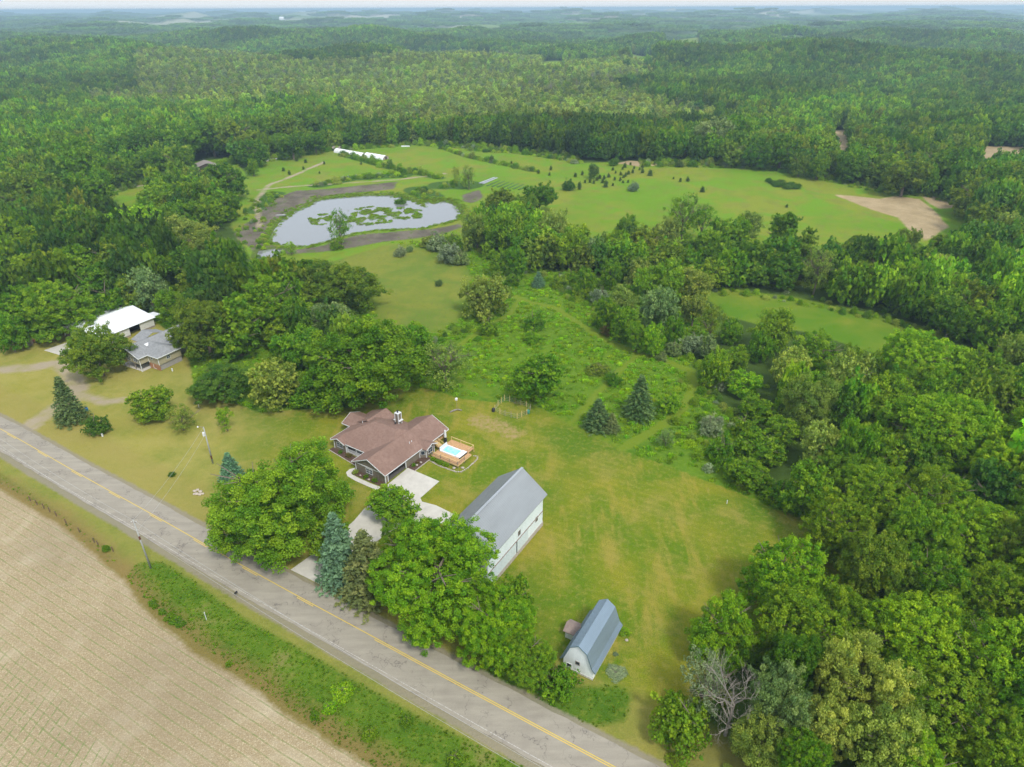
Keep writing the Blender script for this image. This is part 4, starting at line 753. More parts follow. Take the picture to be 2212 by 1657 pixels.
def window(parent, c, wd, ht, face='y', sashes=2, frame=WHITE, mun=True, label=None):
    """window proud of a wall; face 'y' looks along -y, 'x' along +x; frame with pane and muntin sub-parts"""
    x, y, z = c; t = .09
    def bar(m, u0, v0, u1, v1, d0, d1):
        if face == 'y': m.box(x + u0, y - d1, z + v0, x + u1, y - d0, z + v1)
        elif face == 'x': m.box(x + d0, y + u0, z + v0, x + d1, y + u1, z + v1)
    h2, w2 = ht / 2, wd / 2; m = MB()
    for a in ((-w2 - t, -h2 - t, w2 + t, -h2), (-w2 - t, h2, w2 + t, h2 + t), (-w2 - t, -h2, -w2, h2), (w2, -h2, w2 + t, h2)): bar(m, *a, -.02, .07)
    for k in range(1, sashes): u = -w2 + wd * k / sashes; bar(m, u - .045, -h2, u + .045, h2, -.02, .068)
    f = m.build('window', frame, parent)
    if label: f['label'] = label
    for k in range(sashes):
        a = -w2 + wd * k / sashes + (.045 if k else 0); b = -w2 + wd * (k + 1) / sashes - (.045 if k < sashes - 1 else 0); m = MB(); bar(m, a, -h2, b, h2, -.015, .02); m.build('pane', GLASS, f)
        if mun:
            m = MB(); bar(m, a, -.025, b, .025, .021, .045); bar(m, (a + b) / 2 - .02, -h2, (a + b) / 2 + .02, -.025, .021, .043); bar(m, (a + b) / 2 - .02, .025, (a + b) / 2 + .02, h2, .021, .043); m.build('muntin', frame, f)
    return f
def lerp3(a, b, t): return tuple(a[i] + (b[i] - a[i]) * t for i in range(3))
def ribs(parent, p0, p1, q1, q0, step, mat, name='roof_rib', r=.035):
    """standing ribs over a roof plane; p0-p1 along the eave, q0-q1 along the top"""
    L_ = math.dist(p0, p1); n = int(L_ / step); m = MB()
    for k in range(n + 1):
        a = lerp3(p0, p1, k / n); b = lerp3(q0, q1, k / n); m.beam((a[0], a[1], a[2] + .02), (b[0], b[1], b[2] + .02), r, .05)
    o = m.build(name, mat, parent); o['kind'] = 'stuff'; return o
# ------------------------------------------------------------------ the brown-roofed house (x to the right along the garage front, y back)
hx, hy = at(*((800 + 862 / 4.424) * .83788, (1000 + 1090 / 4.424) * .83788))
H = thing('brown_house', 'ranch house with brown shingled roofs, taupe siding, white trim and an attached garage', 'house', (hx, hy, 0), R(-33.3))
TAU = siding('taupe_siding', (.195, .165, .125)); SH = shingle('brown_shingles', (.185, .115, .090), (.265, .175, .142))
m = MB(); zt = 2.5
m.box(-9.2, 0, -.2, 0, .25, zt); m.box(-.2, .25, -.2, 0, .8, zt); m.box(-.2, 7.0, -.2, 0, 12, zt); m.box(-.2, 12, -.2, 0, 16.8, zt); m.box(-.2, .8, 2.2, 0, 7.0, zt)
m.box(-9.2, .25, -.2, -9.0, 7.2, zt); m.box(-9.2, 7.2, -.2, -.2, 16.8, zt); m.box(-9.2, 16.8, -.2, -3.4, 22.2, zt); m.box(-20.4, 6.6, -.2, -9.2, 18.4, zt); m.box(-20.4, 4.0, -.2, -16.4, 6.6, zt); m.box(-23.2, 11, -.2, -20.4, 16.4, zt)
m.slab([(-9.2, .02, zt), (0, .02, zt), (-4.75, .02, 4.75)], .001)
m.add([(-9.2, .01, zt), (0, .01, zt), (-4.75, .01, 4.72), (-9.2, .3, zt), (0, .3, zt), (-4.75, .3, 4.72)], [(0, 1, 2), (5, 4, 3), (0, 3, 4, 1), (1, 4, 5, 2), (2, 5, 3, 0)])
m.add([(-20.5, 4.0, zt), (-16.4, 4.0, zt), (-18.6, 4.0, 3.45), (-20.5, 4.4, zt), (-16.4, 4.4, zt), (-18.6, 4.4, 3.45)], [(0, 1, 2), (5, 4, 3), (0, 3, 4, 1), (1, 4, 5, 2), (2, 5, 3, 0)])
m.add([(0, 12.0, -.2), (1.3, 13.0, -.2), (1.3, 15.9, -.2), (0, 16.8, -.2), (0, 12.0, zt), (1.3, 13.0, zt), (1.3, 15.9, zt), (0, 16.8, zt)], [(0, 1, 5, 4), (1, 2, 6, 5), (2, 3, 7, 6), (4, 5, 6, 7)])
m.add([(1.3, 13.0, zt), (1.3, 15.9, zt), (1.3, 14.5, 3.3)], [(0, 1, 2)])
m.add([(-21.7, 18.4, zt), (-12, 18.4, zt), (-16.8, 18.4, 4.7), (-21.7, 18.2, zt), (-12, 18.2, zt), (-16.8, 18.2, 4.7)], [(2, 1, 0), (3, 4, 5)])
m.add([(-10, 22.2, zt), (-.1, 22.2, zt), (-4.9, 22.2, 4.7), (-10, 22.0, zt), (-.1, 22.0, zt), (-4.9, 22.0, 4.7)], [(2, 1, 0), (3, 4, 5)])
m.build('wall', TAU, H)
r_ = MB(); rx, rz = -4.8, 5.05; ez = 2.55; th = .16
r_.slab([(.45, -.45, ez), (.45, 22.9, ez), (rx, 22.9, rz), (rx, -.45, rz)], th)
r_.slab([(rx, -.45, rz), (rx, 22.9, rz), (-10.1, 22.9, ez), (-10.1, -.45, ez)], th)
a, b = (-21.3, 3.9, ez), (-13.4, 11.8, 6.05); c_, d_2 = (-6.8, 11.8, 6.05), (-1.2, 3.9, ez); e_, f_ = (-1.2, 19.7, ez), (-21.3, 19.7, ez)
r_.add([a, d_2, e_, f_, b, c_, (-21.3, 3.9, ez - th), (-1.2, 3.9, ez - th), (-1.2, 19.7, ez - th), (-21.3, 19.7, ez - th)],
       [(0, 1, 5, 4), (1, 2, 5), (2, 3, 4, 5), (3, 0, 4), (6, 7, 1, 0), (7, 8, 2, 1), (8, 9, 3, 2), (9, 6, 0, 3), (9, 8, 7, 6)])
def gable_y(xc, z1, y0, y1, hw, z0=ez): r_.slab([(xc, y0, z1), (xc + hw, y0, z0), (xc + hw, y1, z0), (xc, y1, z1)][::-1], th); r_.slab([(xc - hw, y0, z0), (xc, y0, z1), (xc, y1, z1), (xc - hw, y1, z0)][::-1], th)
gable_y(-16.8, 5.0, 12, 19.2, 5.3); gable_y(-18.65, 3.62, 3.45, 9, 2.35)
r_.slab([(-24.2, 10.4, ez), (-16, 10.4, ez), (-16, 13.7, 4.05), (-24.2, 13.7, 4.05)], th); r_.slab([(-24.2, 13.7, 4.05), (-16, 13.7, 4.05), (-16, 17.0, ez), (-24.2, 17.0, ez)], th)
r_.slab([(1.95, 12.5, ez), (1.95, 14.5, 3.5), (-2.5, 14.5, 3.5), (-2.5, 12.5, ez)], th); r_.slab([(1.95, 14.5, 3.5), (1.95, 16.5, ez), (-2.5, 16.5, ez), (-2.5, 14.5, 3.5)], th)
r_.build('roof', SH, H)
m = MB()
for p, q in [((.5, -.45, ez - .08), (.5, 22.95, ez - .08)), ((.45, -.5, ez - .08), (rx, -.5, rz - .08)), ((rx, -.5, rz - .08), (-10.1, -.5, ez - .08)), ((-10.15, -.45, ez - .08), (-10.15, 4, ez - .08)), ((-10.1, 3.85, ez - .08), (-16.4, 3.85, ez - .08)),
             ((-16.25, 3.4, ez - .08), (-18.65, 3.4, 3.54)), ((-18.65, 3.4, 3.54), (-21.05, 3.4, ez - .08)), ((-21.05, 3.4, ez - .1), (-21.45, 3.9, ez - .1)), ((2.0, 12.45, ez - .08), (2.0, 14.5, 3.42)), ((2.0, 14.5, 3.42), (2.0, 16.55, ez - .08)), ((-24.25, 10.4, ez - .08), (-24.25, 13.7, 3.97)), ((-24.25, 13.7, 3.97), (-24.25, 17, ez - .08)),
             ((-9.3, -.03, ez - .12), (.1, -.03, ez - .12)), ((.5, 22.95, ez - .08), (rx, 22.95, rz - .08)), ((-21.35, 3.9, ez - .1), (-21.35, 10.4, ez - .1)), ((-24.2, 10.35, ez - .1), (-21.3, 10.35, ez - .1))]: m.beam(p, q, .07, .2)
m.build('fascia', WHITE, H)
m = MB()
for x, y in ((-9.2, 0), (0, 0), (0, .8), (0, 7.0), (0, 12), (1.3, 13.0), (1.3, 15.9), (-20.4, 4), (-16.4, 4)): m.box(x - .09, y - .09, -.1, x + .09, y + .09, 2.42)
m.build('corner_board', WHITE, H)
window(H, (-4.9, 0, 1.45), 1.9, 1.25); window(H, (-18.5, 4.0, 1.45), 1.9, 1.2)
window(H, (1.3, 14.45, 1.45), 1.5, 1.35, 'x', 1)

m = MB(); m.box(-.55, -.08, -.6, .55, -.02, .6); bwin = m.build('window', WHITE, H, loc=(.68, 12.47, 1.5), rz=math.atan2(1.0, 1.3)); m = MB(); m.box(-.44, -.1, -.5, .44, -.081, .5); m.build('pane', GLASS, bwin)
m = MB(); m.box(-8.9, .3, -.02, -.05, 7.15, .06); m.build('garage_floor', simple('shade_tinted_floor', (.10, .095, .09), .9), H)  # floor colour darkened to paint in the shade of the open garage
m = MB(); m.box(-.12, .85, 2.0, -.05, 6.95, 2.2); m.build('garage_door', WHITE, H)
m = MB(); m.box(-16.4, 4.1, -.1, -9.2, 6.6, .25); m.build('porch_floor', CONC, H)
m = MB(); [m.box(x - .09, 4.1, .25, x + .09, 4.28, 2.42) for x in (-16.1, -13.1, -10.4)]; m.build('porch_post', WHITE, H)
m = MB(); m.box(-16.1, 4.15, 1.1, -10.4, 4.23, 1.18); m.box(-16.1, 4.15, .35, -10.4, 4.23, .42); [m.box(-16 + k * .22, 4.17, .4, -15.95 + k * .22, 4.21, 1.1) for k in range(26)]; m.build('porch_railing', WHITE, H)
m = MB(); m.box(-10.95, 16.1, 3.6, -9.85, 17.2, 6.9); ch = m.build('chimney', TAU, H)
m = MB(); m.box(-11.05, 16.0, 6.9, -9.75, 17.3, 7.02); m.build('chimney_cap', WHITE, ch)
m = MB(); [m.box(x - .08, y - .08, 3.8, x + .08, y + .08, 6.9) for x in (-10.95, -9.85) for y in (16.1, 17.2)]; m.box(-11.3, 15.85, 5.0, -10.8, 16.1, 5.15); m.box(-9.9, 16, 4.9, -9.35, 17.3, 5.1); m.build('corner_board', WHITE, ch)
m = MB(); m.tube([(-10.4, 16.65, 7.0), (-10.4, 16.65, 7.5)], .16, 8); m.tube([(-10.4, 16.65, 7.5), (-10.4, 16.65, 7.62)], .3, 10); m.build('flue', BLACK, ch)
for x, y, z in ((-2.2, 11.2, 3.75), (-2.2, 12.0, 3.75), (-17.2, 11.0, 4.6)):
    m = MB(); m.tube([(x, y, z), (x, y, z + .55)], .08, 8); m.build('vent_pipe', WHITE, H)
m = MB(); m.box(-9.9, 14.6, 5.0, -9.5, 15.0, 5.3); m.build('roof_vent', BLACK, H)
CED = simple('cedar_wall', (.36, .19, .08), .8, .2, 3)
m = MB(); m.box(-3.4, 16.9, .9, -3.3, 22.1, 2.5); [m.box(-3.3, 17 + k * .34, .9, -3.27, 17.3 + k * .34, 2.5) for k in range(15)]; m.build('cedar_wall', CED, H)
m = MB(); m.box(-3.3, 16.85, .7, -.05, 22.3, .9); [m.box(x, y, 0, x + .14, y + .14, 2.42) for x, y in ((-.2, 22.1), (-3.2, 22.1), (-.2, 16.85))]; m.build('covered_deck', WOOD, H)
m = MB(); m.beam((-.1, 17, 1.85), (-.1, 22, 1.85), .1, .08); [m.beam((-.1, y, .9), (-.1, y, 1.85), .05) for y in np.arange(17, 22, .35)]; m.build('deck_railing', WOODL, H)
# the lower deck, its stairs and the swim spa
D = thing('pool_deck', 'low cedar deck with cable railing wrapped round the swim spa', 'deck', W2(H, 0, 0), H.rotation_euler.z)
m = MB(); zd = .95
y = 13.5
while y < 21.3:
    y1_ = y + .19
    for x0, x1 in ([(2.4, 10.4)] if y < 15.7 else ([(2.4, 3.0), (9.3, 10.3)] if y < 18.9 else [(2.4, 9.4)])): m.box(x0, y, zd - .05, x1, y1_, zd)
    y += .21
o = m.build('deck_board', WOOD, D); o['kind'] = 'stuff'
m = MB(); m.box(2.4, 13.5, .55, 10.4, 13.56, .9); m.box(10.34, 13.5, .55, 10.4, 18.9, .9); m.box(2.4, 21.2, .55, 9.4, 21.3, .9); m.box(2.4, 13.5, .55, 2.5, 21.3, .9); m.build('rim_joist', WOODL, D)
for x, y in ((2.6, 13.6), (5.2, 13.6), (7.8, 13.6), (10.3, 13.6), (10.3, 16.2), (9.4, 21.2), (5.5, 21.2), (2.6, 21.2)):
    m = MB(); m.box(x - .06, y - .06, -.1, x + .06, y + .06, 2.0); m.build('railing_post', GREYW if y < 20 else WOODL, D)
m = MB()
for p, q in (((2.6, 13.6, 1.9), (10.3, 13.6, 1.9)), ((10.3, 13.6, 1.9), (10.3, 16.2, 1.9)), ((2.6, 21.2, 1.95), (9.4, 21.2, 1.95)), ((9.4, 21.2, 1.95), (9.4, 19.0, 1.95))): m.beam(p, q, .14, .06)
m.build('top_rail', WOODL, D)
m = MB()
for zc in (1.15, 1.4, 1.65): m.beam((2.6, 13.6, zc), (10.3, 13.6, zc), .02); m.beam((10.3, 13.6, zc), (10.3, 16.2, zc), .02)
m.build('cable', BLACK, D)
ST = thing('deck_stairs', 'short wooden stairs with side rails between the covered deck and the pool deck', 'stairs', W2(H, 0, 0), H.rotation_euler.z)
for k in range(6): m = MB(); m.box(.15 + .34 * k, 16.9, 1.75 - .14 * k - .06, .5 + .34 * k, 18.2, 1.75 - .14 * k); m.build('tread', WOODL, ST)
for y in (16.85, 18.25):
    m = MB(); m.beam((.1, y, 1.6), (2.4, y, .8), .06, .25); m.build('stringer', WOOD, ST); m = MB(); m.beam((.1, y, 2.6), (2.4, y, 1.8), .09, .07); [m.beam((x, y, 1.7 - .35 * x), (x, y, 2.6 - .35 * x), .08) for x in (.15, 1.2, 2.35)]; m.build('handrail', WOODL, ST)
S = thing('swim_spa', 'long white swim spa full of turquoise water sunk in the wooden deck', 'swim spa', W2(H, 3.1, 15.8), H.rotation_euler.z)
SPW = simple('spa_shell', (.80, .82, .83), .3, .03)
m = MB(); L_, B_ = 6.0, 2.95
m.box(0, 0, .1, L_, .28, 1.25); m.box(0, B_ - .28, .1, L_, B_, 1.25); m.box(0, .28, .1, .35, B_ - .28, 1.25); m.box(L_ - .3, .28, .1, L_, B_ - .28, 1.25); m.box(L_ - 1.25, .28, .1, L_ - .3, B_ - .28, 1.12); m.box(.35, .28, .1, .9, .8, 1.0); m.box(.35, B_ - .8, .1, .9, B_ - .28, 1.0); m.box(.35, .28, .1, L_ - 1.25, B_ - .28, .2)
m.build('shell', SPW, S)
t = NT('spa_water'); nn = t.noise(1.4, 3, .6); t.base(t.mix(t.map(nn, .35, .65), (.19, .62, .68), (.42, .80, .84))); t.p.inputs['Roughness'].default_value = .12; t.bump(t.noise(3, 3), .4, .05)
m = MB(); m.box(.35, .28, .8, L_ - 1.25, B_ - .28, 1.08); m.build('water', t.m, S)
m = MB(); m.box(-.12, 0, .9, -.02, B_, 1.95); m.build('folded_cover', BLACK, S); m = MB(); m.box(-.02, .05, 1.25, .12, B_ - .05, 2.0); m.build('cover_panel', WHITE, S)
m = MB(); m.box(L_ - 1.2, -.02, 1.26, L_ + .1, B_ + .02, 1.36); m.build('end_cover', SPW, S); m = MB(); m.box(L_ - .1, -.05, .6, L_ + .12, B_ + .05, 1.25); m.build('end_skirt', BLACK, S)
U = thing('closed_umbrella', 'folded white patio umbrella standing upright by the swim spa corner', 'umbrella', W2(H, .9, 20.9), 0)
m = MB(); m.tube([(0, 0, 0), (0, 0, 3.6)], .04, 8); m.build('pole', BLACK, U); m = MB(); m.tube([(0, 0, 1.5), (0, 0, 2.6), (0, 0, 3.4), (0, 0, 3.6)], [.34, .26, .2, .03], 10); m.build('canopy', WHITE, U); m = MB(); m.box(-.35, -.35, 0, .35, .35, .9); m.build('base', BLACK, U)
# beds, edging, plants and stones round the house
BED = thing('flower_bed', 'mulched flower bed with stone edging along the right wall of the brown house', 'flower bed', W2(H, 0, 0), H.rotation_euler.z)
m = MB(); m.box(.03, 7.3, -.1, 2.4, 13.4, .06); m.build('mulch', MULCH, BED); m = MB(); m.beam((2.5, 7.3, .06), (2.5, 13.2, .06), .18, .16); m.build('edging', STONE, BED)
BED2 = thing('flower_bed', 'mulched bed before the small front porch of the brown house', 'flower bed', W2(H, 0, 0), H.rotation_euler.z)
m = MB(); m.slab([(-21, 2.6, .06), (-10, 1.2, .06), (-10, 3.9, .06), (-21, 3.9, .06)], .2); m.build('mulch', MULCH, BED2); m = MB(); m.beam((-21, 2.5, .06), (-10, 1.1, .06), .15, .16); m.build('edging', STONE, BED2)
BED3 = thing('flower_bed', 'mulched bed under the garage gable window beside the curved walk', 'flower bed', W2(H, 0, 0), H.rotation_euler.z)
m = MB(); m.slab([(-9.4, -1.6, .05), (-.6, -1.5, .05), (-.2, -.02, .05), (-9.2, -.02, .05)], .2); m.build('mulch', MULCH, BED3)
BED4 = thing('stone_border', 'curved grey stone border round the pool deck garden', 'border', W2(H, 0, 0), H.rotation_euler.z)
bp = [(2.6, 12.4), (6, 11.9), (10.8, 12.2), (11.8, 12.8), (12.2, 15), (12.0, 19), (11.4, 20), (10.0, 19.6)]; m = MB()
rb = random.Random(4)
for p, q in zip(bp[:-1], bp[1:]):
    n_b = max(1, int(math.dist(p, q) / .45))
    for k in range(n_b): x = p[0] + (q[0] - p[0]) * k / n_b; y = p[1] + (q[1] - p[1]) * k / n_b; s_ = rb.uniform(.12, .2); m.box(x - s_, y - s_, -.1, x + s_, y + s_, rb.uniform(.08, .2))
o = m.build('edge_stone', STONE, BED4); o['kind'] = 'stuff'
def put(kind, x, y, wm, hm, c, label, cat='shrub', group=None, par=H, nm=None):
    X_, Y_, _ = W2(par, x, y); return place_tree(kind, X_, Y_, 0, wm, hm, c, label, cat, group, nm, 20)
put('shrub', -8.6, -.9, 1.6, 1.1, 'gold', 'yellow-green rounded shrub at the left end of the bed under the gable window')
put('shrub', -5.4, -.9, 1.4, .9, 'maple', 'green shrub in the middle of the bed under the gable window')
put('shrub', -2.6, -.9, 1.5, 1.1, 'maple', 'green shrub at the garage end of the bed under the gable window')
put('shrub', -14.8, 3.1, 1.8, 1.1, 'red', 'dark red shrub in front of the small front porch'); put('shrub', -17.6, 3.1, 1.2, .9, 'maple', 'green shrub beside the dark red one at the front porch')
put('shrub', 1.0, 8.6, 1.0, .9, 'maple', 'small green plant by the garage end of the right wall bed'); put('shrub', 1.2, 9.7, .9, .8, 'red', 'reddish plant in the right wall bed of the house')
for i, (x, y) in enumerate([(3.2, 12.9), (4.1, 12.9), (5.0, 12.9), (5.9, 12.8), (6.8, 12.8), (7.6, 12.8)]): put('shrub', x, y, 1.15, 1.0, 'bright', nth(i) + ' tuft from the left in the grass row under the pool deck edge', 'grass tuft', 'ornamental grasses under the pool deck')
RK = [(1.4, 9.2, .35, 'tan boulder in the wall bed beside the reddish plant'), (1.5, 10.6, .3, 'second tan boulder nearer the bay window'), (-7, -1.0, .25, 'pale stone between the yellow and green shrubs'), (-4.2, -1.1, .28, 'reddish block between the two green shrubs'), (11.2, 14.2, .4, 'pale boulder inside the curved stone border'), (9.6, 13.0, .4, 'grey boulder at the outer corner under the deck')]
def rock(x, y, z, s, label, cat='boulder', group=None, mat=STONE, name='boulder', sd=0):
    rq = random.Random(sd or int(x * 97 + y * 31)); m = MB(); n1_, n2_ = 7, 4; v = []; f = []
    for i in range(n2_ + 1):
        for j in range(n1_):
            th_ = math.pi * i / n2_; ph = 2 * math.pi * j / n1_; r = s * rq.uniform(.8, 1.15); v.append((r * math.sin(th_) * math.cos(ph) * 1.2, r * math.sin(th_) * math.sin(ph), s * .45 + r * .65 * math.cos(th_)))
    for i in range(n2_):
        for j in range(n1_): f.append((i * n1_ + j, (i + 1) * n1_ + j, (i + 1) * n1_ + (j + 1) % n1_, i * n1_ + (j + 1) % n1_))
    m.add(v, f); o = m.build(name, mat, None, True, (x, y, z - .05)); return tag(o, label, cat, group)
for x, y, s_, lb in RK: X_, Y_, _ = W2(H, x, y); rock(X_, Y_, 0.04, s_, lb)
# concrete driveway and curved walk
def flat(name, pts_px, z, mat, th_=.12):
    q = [at(*p) for p in pts_px]; m = MB(); m.slab([(a[0], a[1], z) for a in q], th_); ar = sum(q[i][0] * q[(i + 1) % len(q)][1] - q[(i + 1) % len(q)][0] * q[i][1] for i in range(len(q)))
    if ar < 0: m.v = []; m.f = []; m.slab([(a[0], a[1], z) for a in q[::-1]], th_)
    return tag(m.build(name, mat), kind='structure')
flat('driveway', [(881, 1011), (949, 1040), (908, 1076), (912, 1084), (942, 1092), (985, 1113), (968, 1134), (925, 1128), (885, 1128), (840, 1150), (800, 1180), (760, 1205), (728, 1228), (703, 1268), (628, 1231), (665, 1205), (720, 1165), (765, 1125), (786, 1100), (805, 1086), (835, 1066), (836, 1048)], .06, CONC)
def wk(x, y): X_, Y_, _ = W2(H, x, y); return (X_, Y_)
m = MB(); wl = [(-10.2, .6), (-10.9, -.6), (-10.7, -1.9), (-9.4, -2.8), (-6.5, -3.1), (-3, -3.1), (0, -3.0)]; wr = [(-9.3, .4), (-9.75, -.5), (-9.6, -1.3), (-9, -1.75), (-6.5, -1.9), (-3, -1.9), (0, -1.7)]
m.add([wk(*p) + (.05,) for p in wl] + [wk(*p) + (.05,) for p in wr], [(i, i + 1, 8 + i, 7 + i) for i in range(6)]); tag(m.build('walkway', CONC), kind='structure')
# ------------------------------------------------------------------ grey-roofed barn
bx0, by0 = at(*((1100 + 1235 / 4.1425) * .83788, (1100 + 1055 / 4.1425) * .83788))
B = thing('barn', 'large white barn with a plain grey metal gable roof', 'barn', (bx0, by0, 0), R(-31.0))      # origin at its far right wall corner, x right, y back
BW = siding('white_barn_siding', (.72, .80, .83), .35, True, .55, .08); GR = metalroof('grey_metal_roof', (.32, .345, .355), .42)
Lb, Wb, ez_, rz_ = 21.0, 10.6, 8.1, 12.4
m = MB(); m.box(-Wb, -Lb, 1.0, 0, 0, ez_ - .15); xr = -Wb / 2
m.add([(-Wb, 0, ez_ - .15), (0, 0, ez_ - .15), (xr, 0, rz_ - .2), (-Wb, -Lb, ez_ - .15), (0, -Lb, ez_ - .15), (xr, -Lb, rz_ - .2)], [(2, 1, 0), (3, 4, 5), (0, 3, 5, 2), (1, 2, 5, 4)]); m.build('wall', BW, B)
m = MB(); m.box(-Wb - .12, -Lb - .12, -.3, .12, .12, 1.0); m.build('foundation', STONE, B)
m = MB(); pR = [(.62, -Lb - .6, ez_ - .2), (.62, .75, ez_ - .2), (xr, .75, rz_), (xr, -Lb - .6, rz_)]; pL = [(xr, -Lb - .6, rz_), (xr, .75, rz_), (-Wb - .62, .75, ez_ - .2), (-Wb - .62, -Lb - .6, ez_ - .2)]
m.slab(pR, .12); m.slab(pL, .12); m.build('roof', GR, B); ribs(B, pR[0], pR[1], pR[2], pR[3], .46, GR); ribs(B, pL[3], pL[2], pL[1], pL[0], .46, GR)
m = MB(); m.beam((xr, -Lb - .62, rz_ + .06), (xr, .77, rz_ + .06), .5, .1); m.build('ridge_cap', metalroof('ridge_metal', (.40, .43, .45), .4), B)
for y, z in ((-2.6, 3.6), (-9.6, 5.2)): window(B, (0, y, z), .75, 1.0, 'x', 1, GREYW, label='small dark window in the white side wall')
m = MB(); m.box(.0, -21, 3.9, .16, 0, 4.02); m.build('door_track', GREYW, B)
m = MB(); m.box(.02, -10.6, 1.0, .12, -6.2, 3.88); m.build('sliding_door', siding('door_white', (.62, .70, .74), .5, True), B); m = MB(); m.box(.13, -10.75, 1.0, .17, -10.62, 3.88); m.build('door_edge', BLACK, B)
m = MB(); m.box(.02, -20.9, 1.0, .10, -11, 3.88); m.build('lower_panel', siding('panel_white', (.61, .69, .73), .5, True), B)
# ------------------------------------------------------------------ gambrel barn
gx0, gy0 = .5 * (np.array(at(1215, 1441)) + np.array(at(1281, 1468)))
Gb = thing('gambrel_barn', 'small white gambrel barn with a blue-grey ribbed metal roof near the road', 'barn', (gx0, gy0, 0), R(-30.5))   # origin mid front wall
GWL = siding('old_white_boards', (.84, .88, .90), .3, True, .6, .2); BR = metalroof('blue_metal_roof', (.25, .33, .40), .4)
def knee(k): return k
hw = 2.65; prof = [(-hw, 0), (hw, 0), (hw, 2.1), (1.45, 5.5), (0, 6.5), (-1.45, 5.5), (-hw, 2.1)]; Lg = 10.8
m = MB(); n = len(prof); m.add([(x, 0, z - (0.2 if z == 0 else .12)) for x, z in prof] + [(x, Lg, z - (0.2 if z == 0 else .12)) for x, z in prof], [tuple(range(n)), tuple(range(2 * n - 1, n - 1, -1))] + [(i, i + n, (i + 1) % n + n, (i + 1) % n) for i in range(n)][::1]); m.build('wall', GWL, Gb)
rp_ = [(-3.15, 2.0), (-2.5, 2.72), (-1.5, 5.55), (0, 6.6), (1.5, 5.55), (2.5, 2.72), (3.15, 2.0)]; m = MB()
for (xa, za), (xb, zb) in zip(rp_[:-1], rp_[1:]):
    m.slab([(xa, -.25, za), (xb, -.25, zb), (xb, Lg + .35, zb), (xa, Lg + .35, za)], .09)
m.build('roof', BR, Gb)
for a_, b_ in ((0, 1), (1, 2), (2, 3), (4, 3), (5, 4), (6, 5)): A_, B2 = rp_[a_], rp_[b_]; ribs(Gb, (A_[0], -.25, A_[1]), (A_[0], Lg + .35, A_[1]), (B2[0], Lg + .35, B2[1]), (B2[0], -.25, B2[1]), .32, BR)
m = MB(); [m.beam((xa, -.28, za - .03), (xb, -.28, zb - .03), .05, .16) for (xa, za), (xb, zb) in zip(rp_[:-1], rp_[1:])]; m.build('rake_trim', metalroof('trim_blue', (.16, .24, .30), .5), Gb)
window(Gb, (-.1, 0, 2.35), .62, .62, 'y', 1, GREYW, False, 'square unpainted window in the gable wall'); window(Gb, (-1.55, 0, 1.0), .8, .75, 'y', 1, WHITE, False, 'low boarded opening left in the gable wall')
m = MB(); m.box(-hw - .05, -.05, -.25, hw + .05, 0, .35); m.build('sill_boards', simple('peeling_paint', (.50, .48, .44), .9, .35, 5), Gb)
Ls = thing('lean_shed', 'small white shed with a rusty brown gable roof touching the gambrel barn', 'shed', W2(Gb, -2.7, 6.7), Gb.rotation_euler.z)
m = MB(); m.box(-2.3, -1.2, -.2, 0, 1.2, 1.75); m.add([(-2.3, -1.2, 1.75), (-2.3, 1.2, 1.75), (-2.3, 0, 2.45)], [(0, 2, 1)]); m.build('wall', GWL, Ls)
BRW = shingle('rusty_roof', (.22, .165, .15), (.30, .24, .21)); m = MB(); m.slab([(-2.65, -1.5, 1.68), (0.1, -1.5, 1.68), (0.1, 0, 2.55), (-2.65, 0, 2.55)], .08); m.slab([(-2.65, 0, 2.55), (0.1, 0, 2.55), (0.1, 1.5, 1.68), (-2.65, 1.5, 1.68)], .08); m.build('roof', BRW, Ls)
for i, (x, y, s_, lb) in enumerate([(3.6, 10.9, .35, 'white rock behind the far right corner of the gambrel barn'), (4.4, 10.2, .3, 'pale rock beside the weeds by the gambrel barn'), (-3.0, 9.6, .3, 'grey rock against the left eave of the gambrel barn'), (-2.9, 10.4, .28, 'small stone at the far left corner of the gambrel barn')]): X_, Y_, _ = W2(Gb, x, y); rock(X_, Y_, 0, s_, lb)
put('shrub', 3.4, 11.4, 2.2, .9, 'bright', 'low bright weeds at the far right corner of the gambrel barn', 'weeds', par=Gb)
put('shrub', 5.3, 3.2, 3.6, .25, 'olive', 'flat patch of pale weeds on the lawn beside the gambrel barn', 'weeds', par=Gb); put('shrub', 3.9, 6.5, 1.0, .3, 'olive', 'thin pale weeds along the right wall of the gambrel barn', 'weeds', par=Gb)
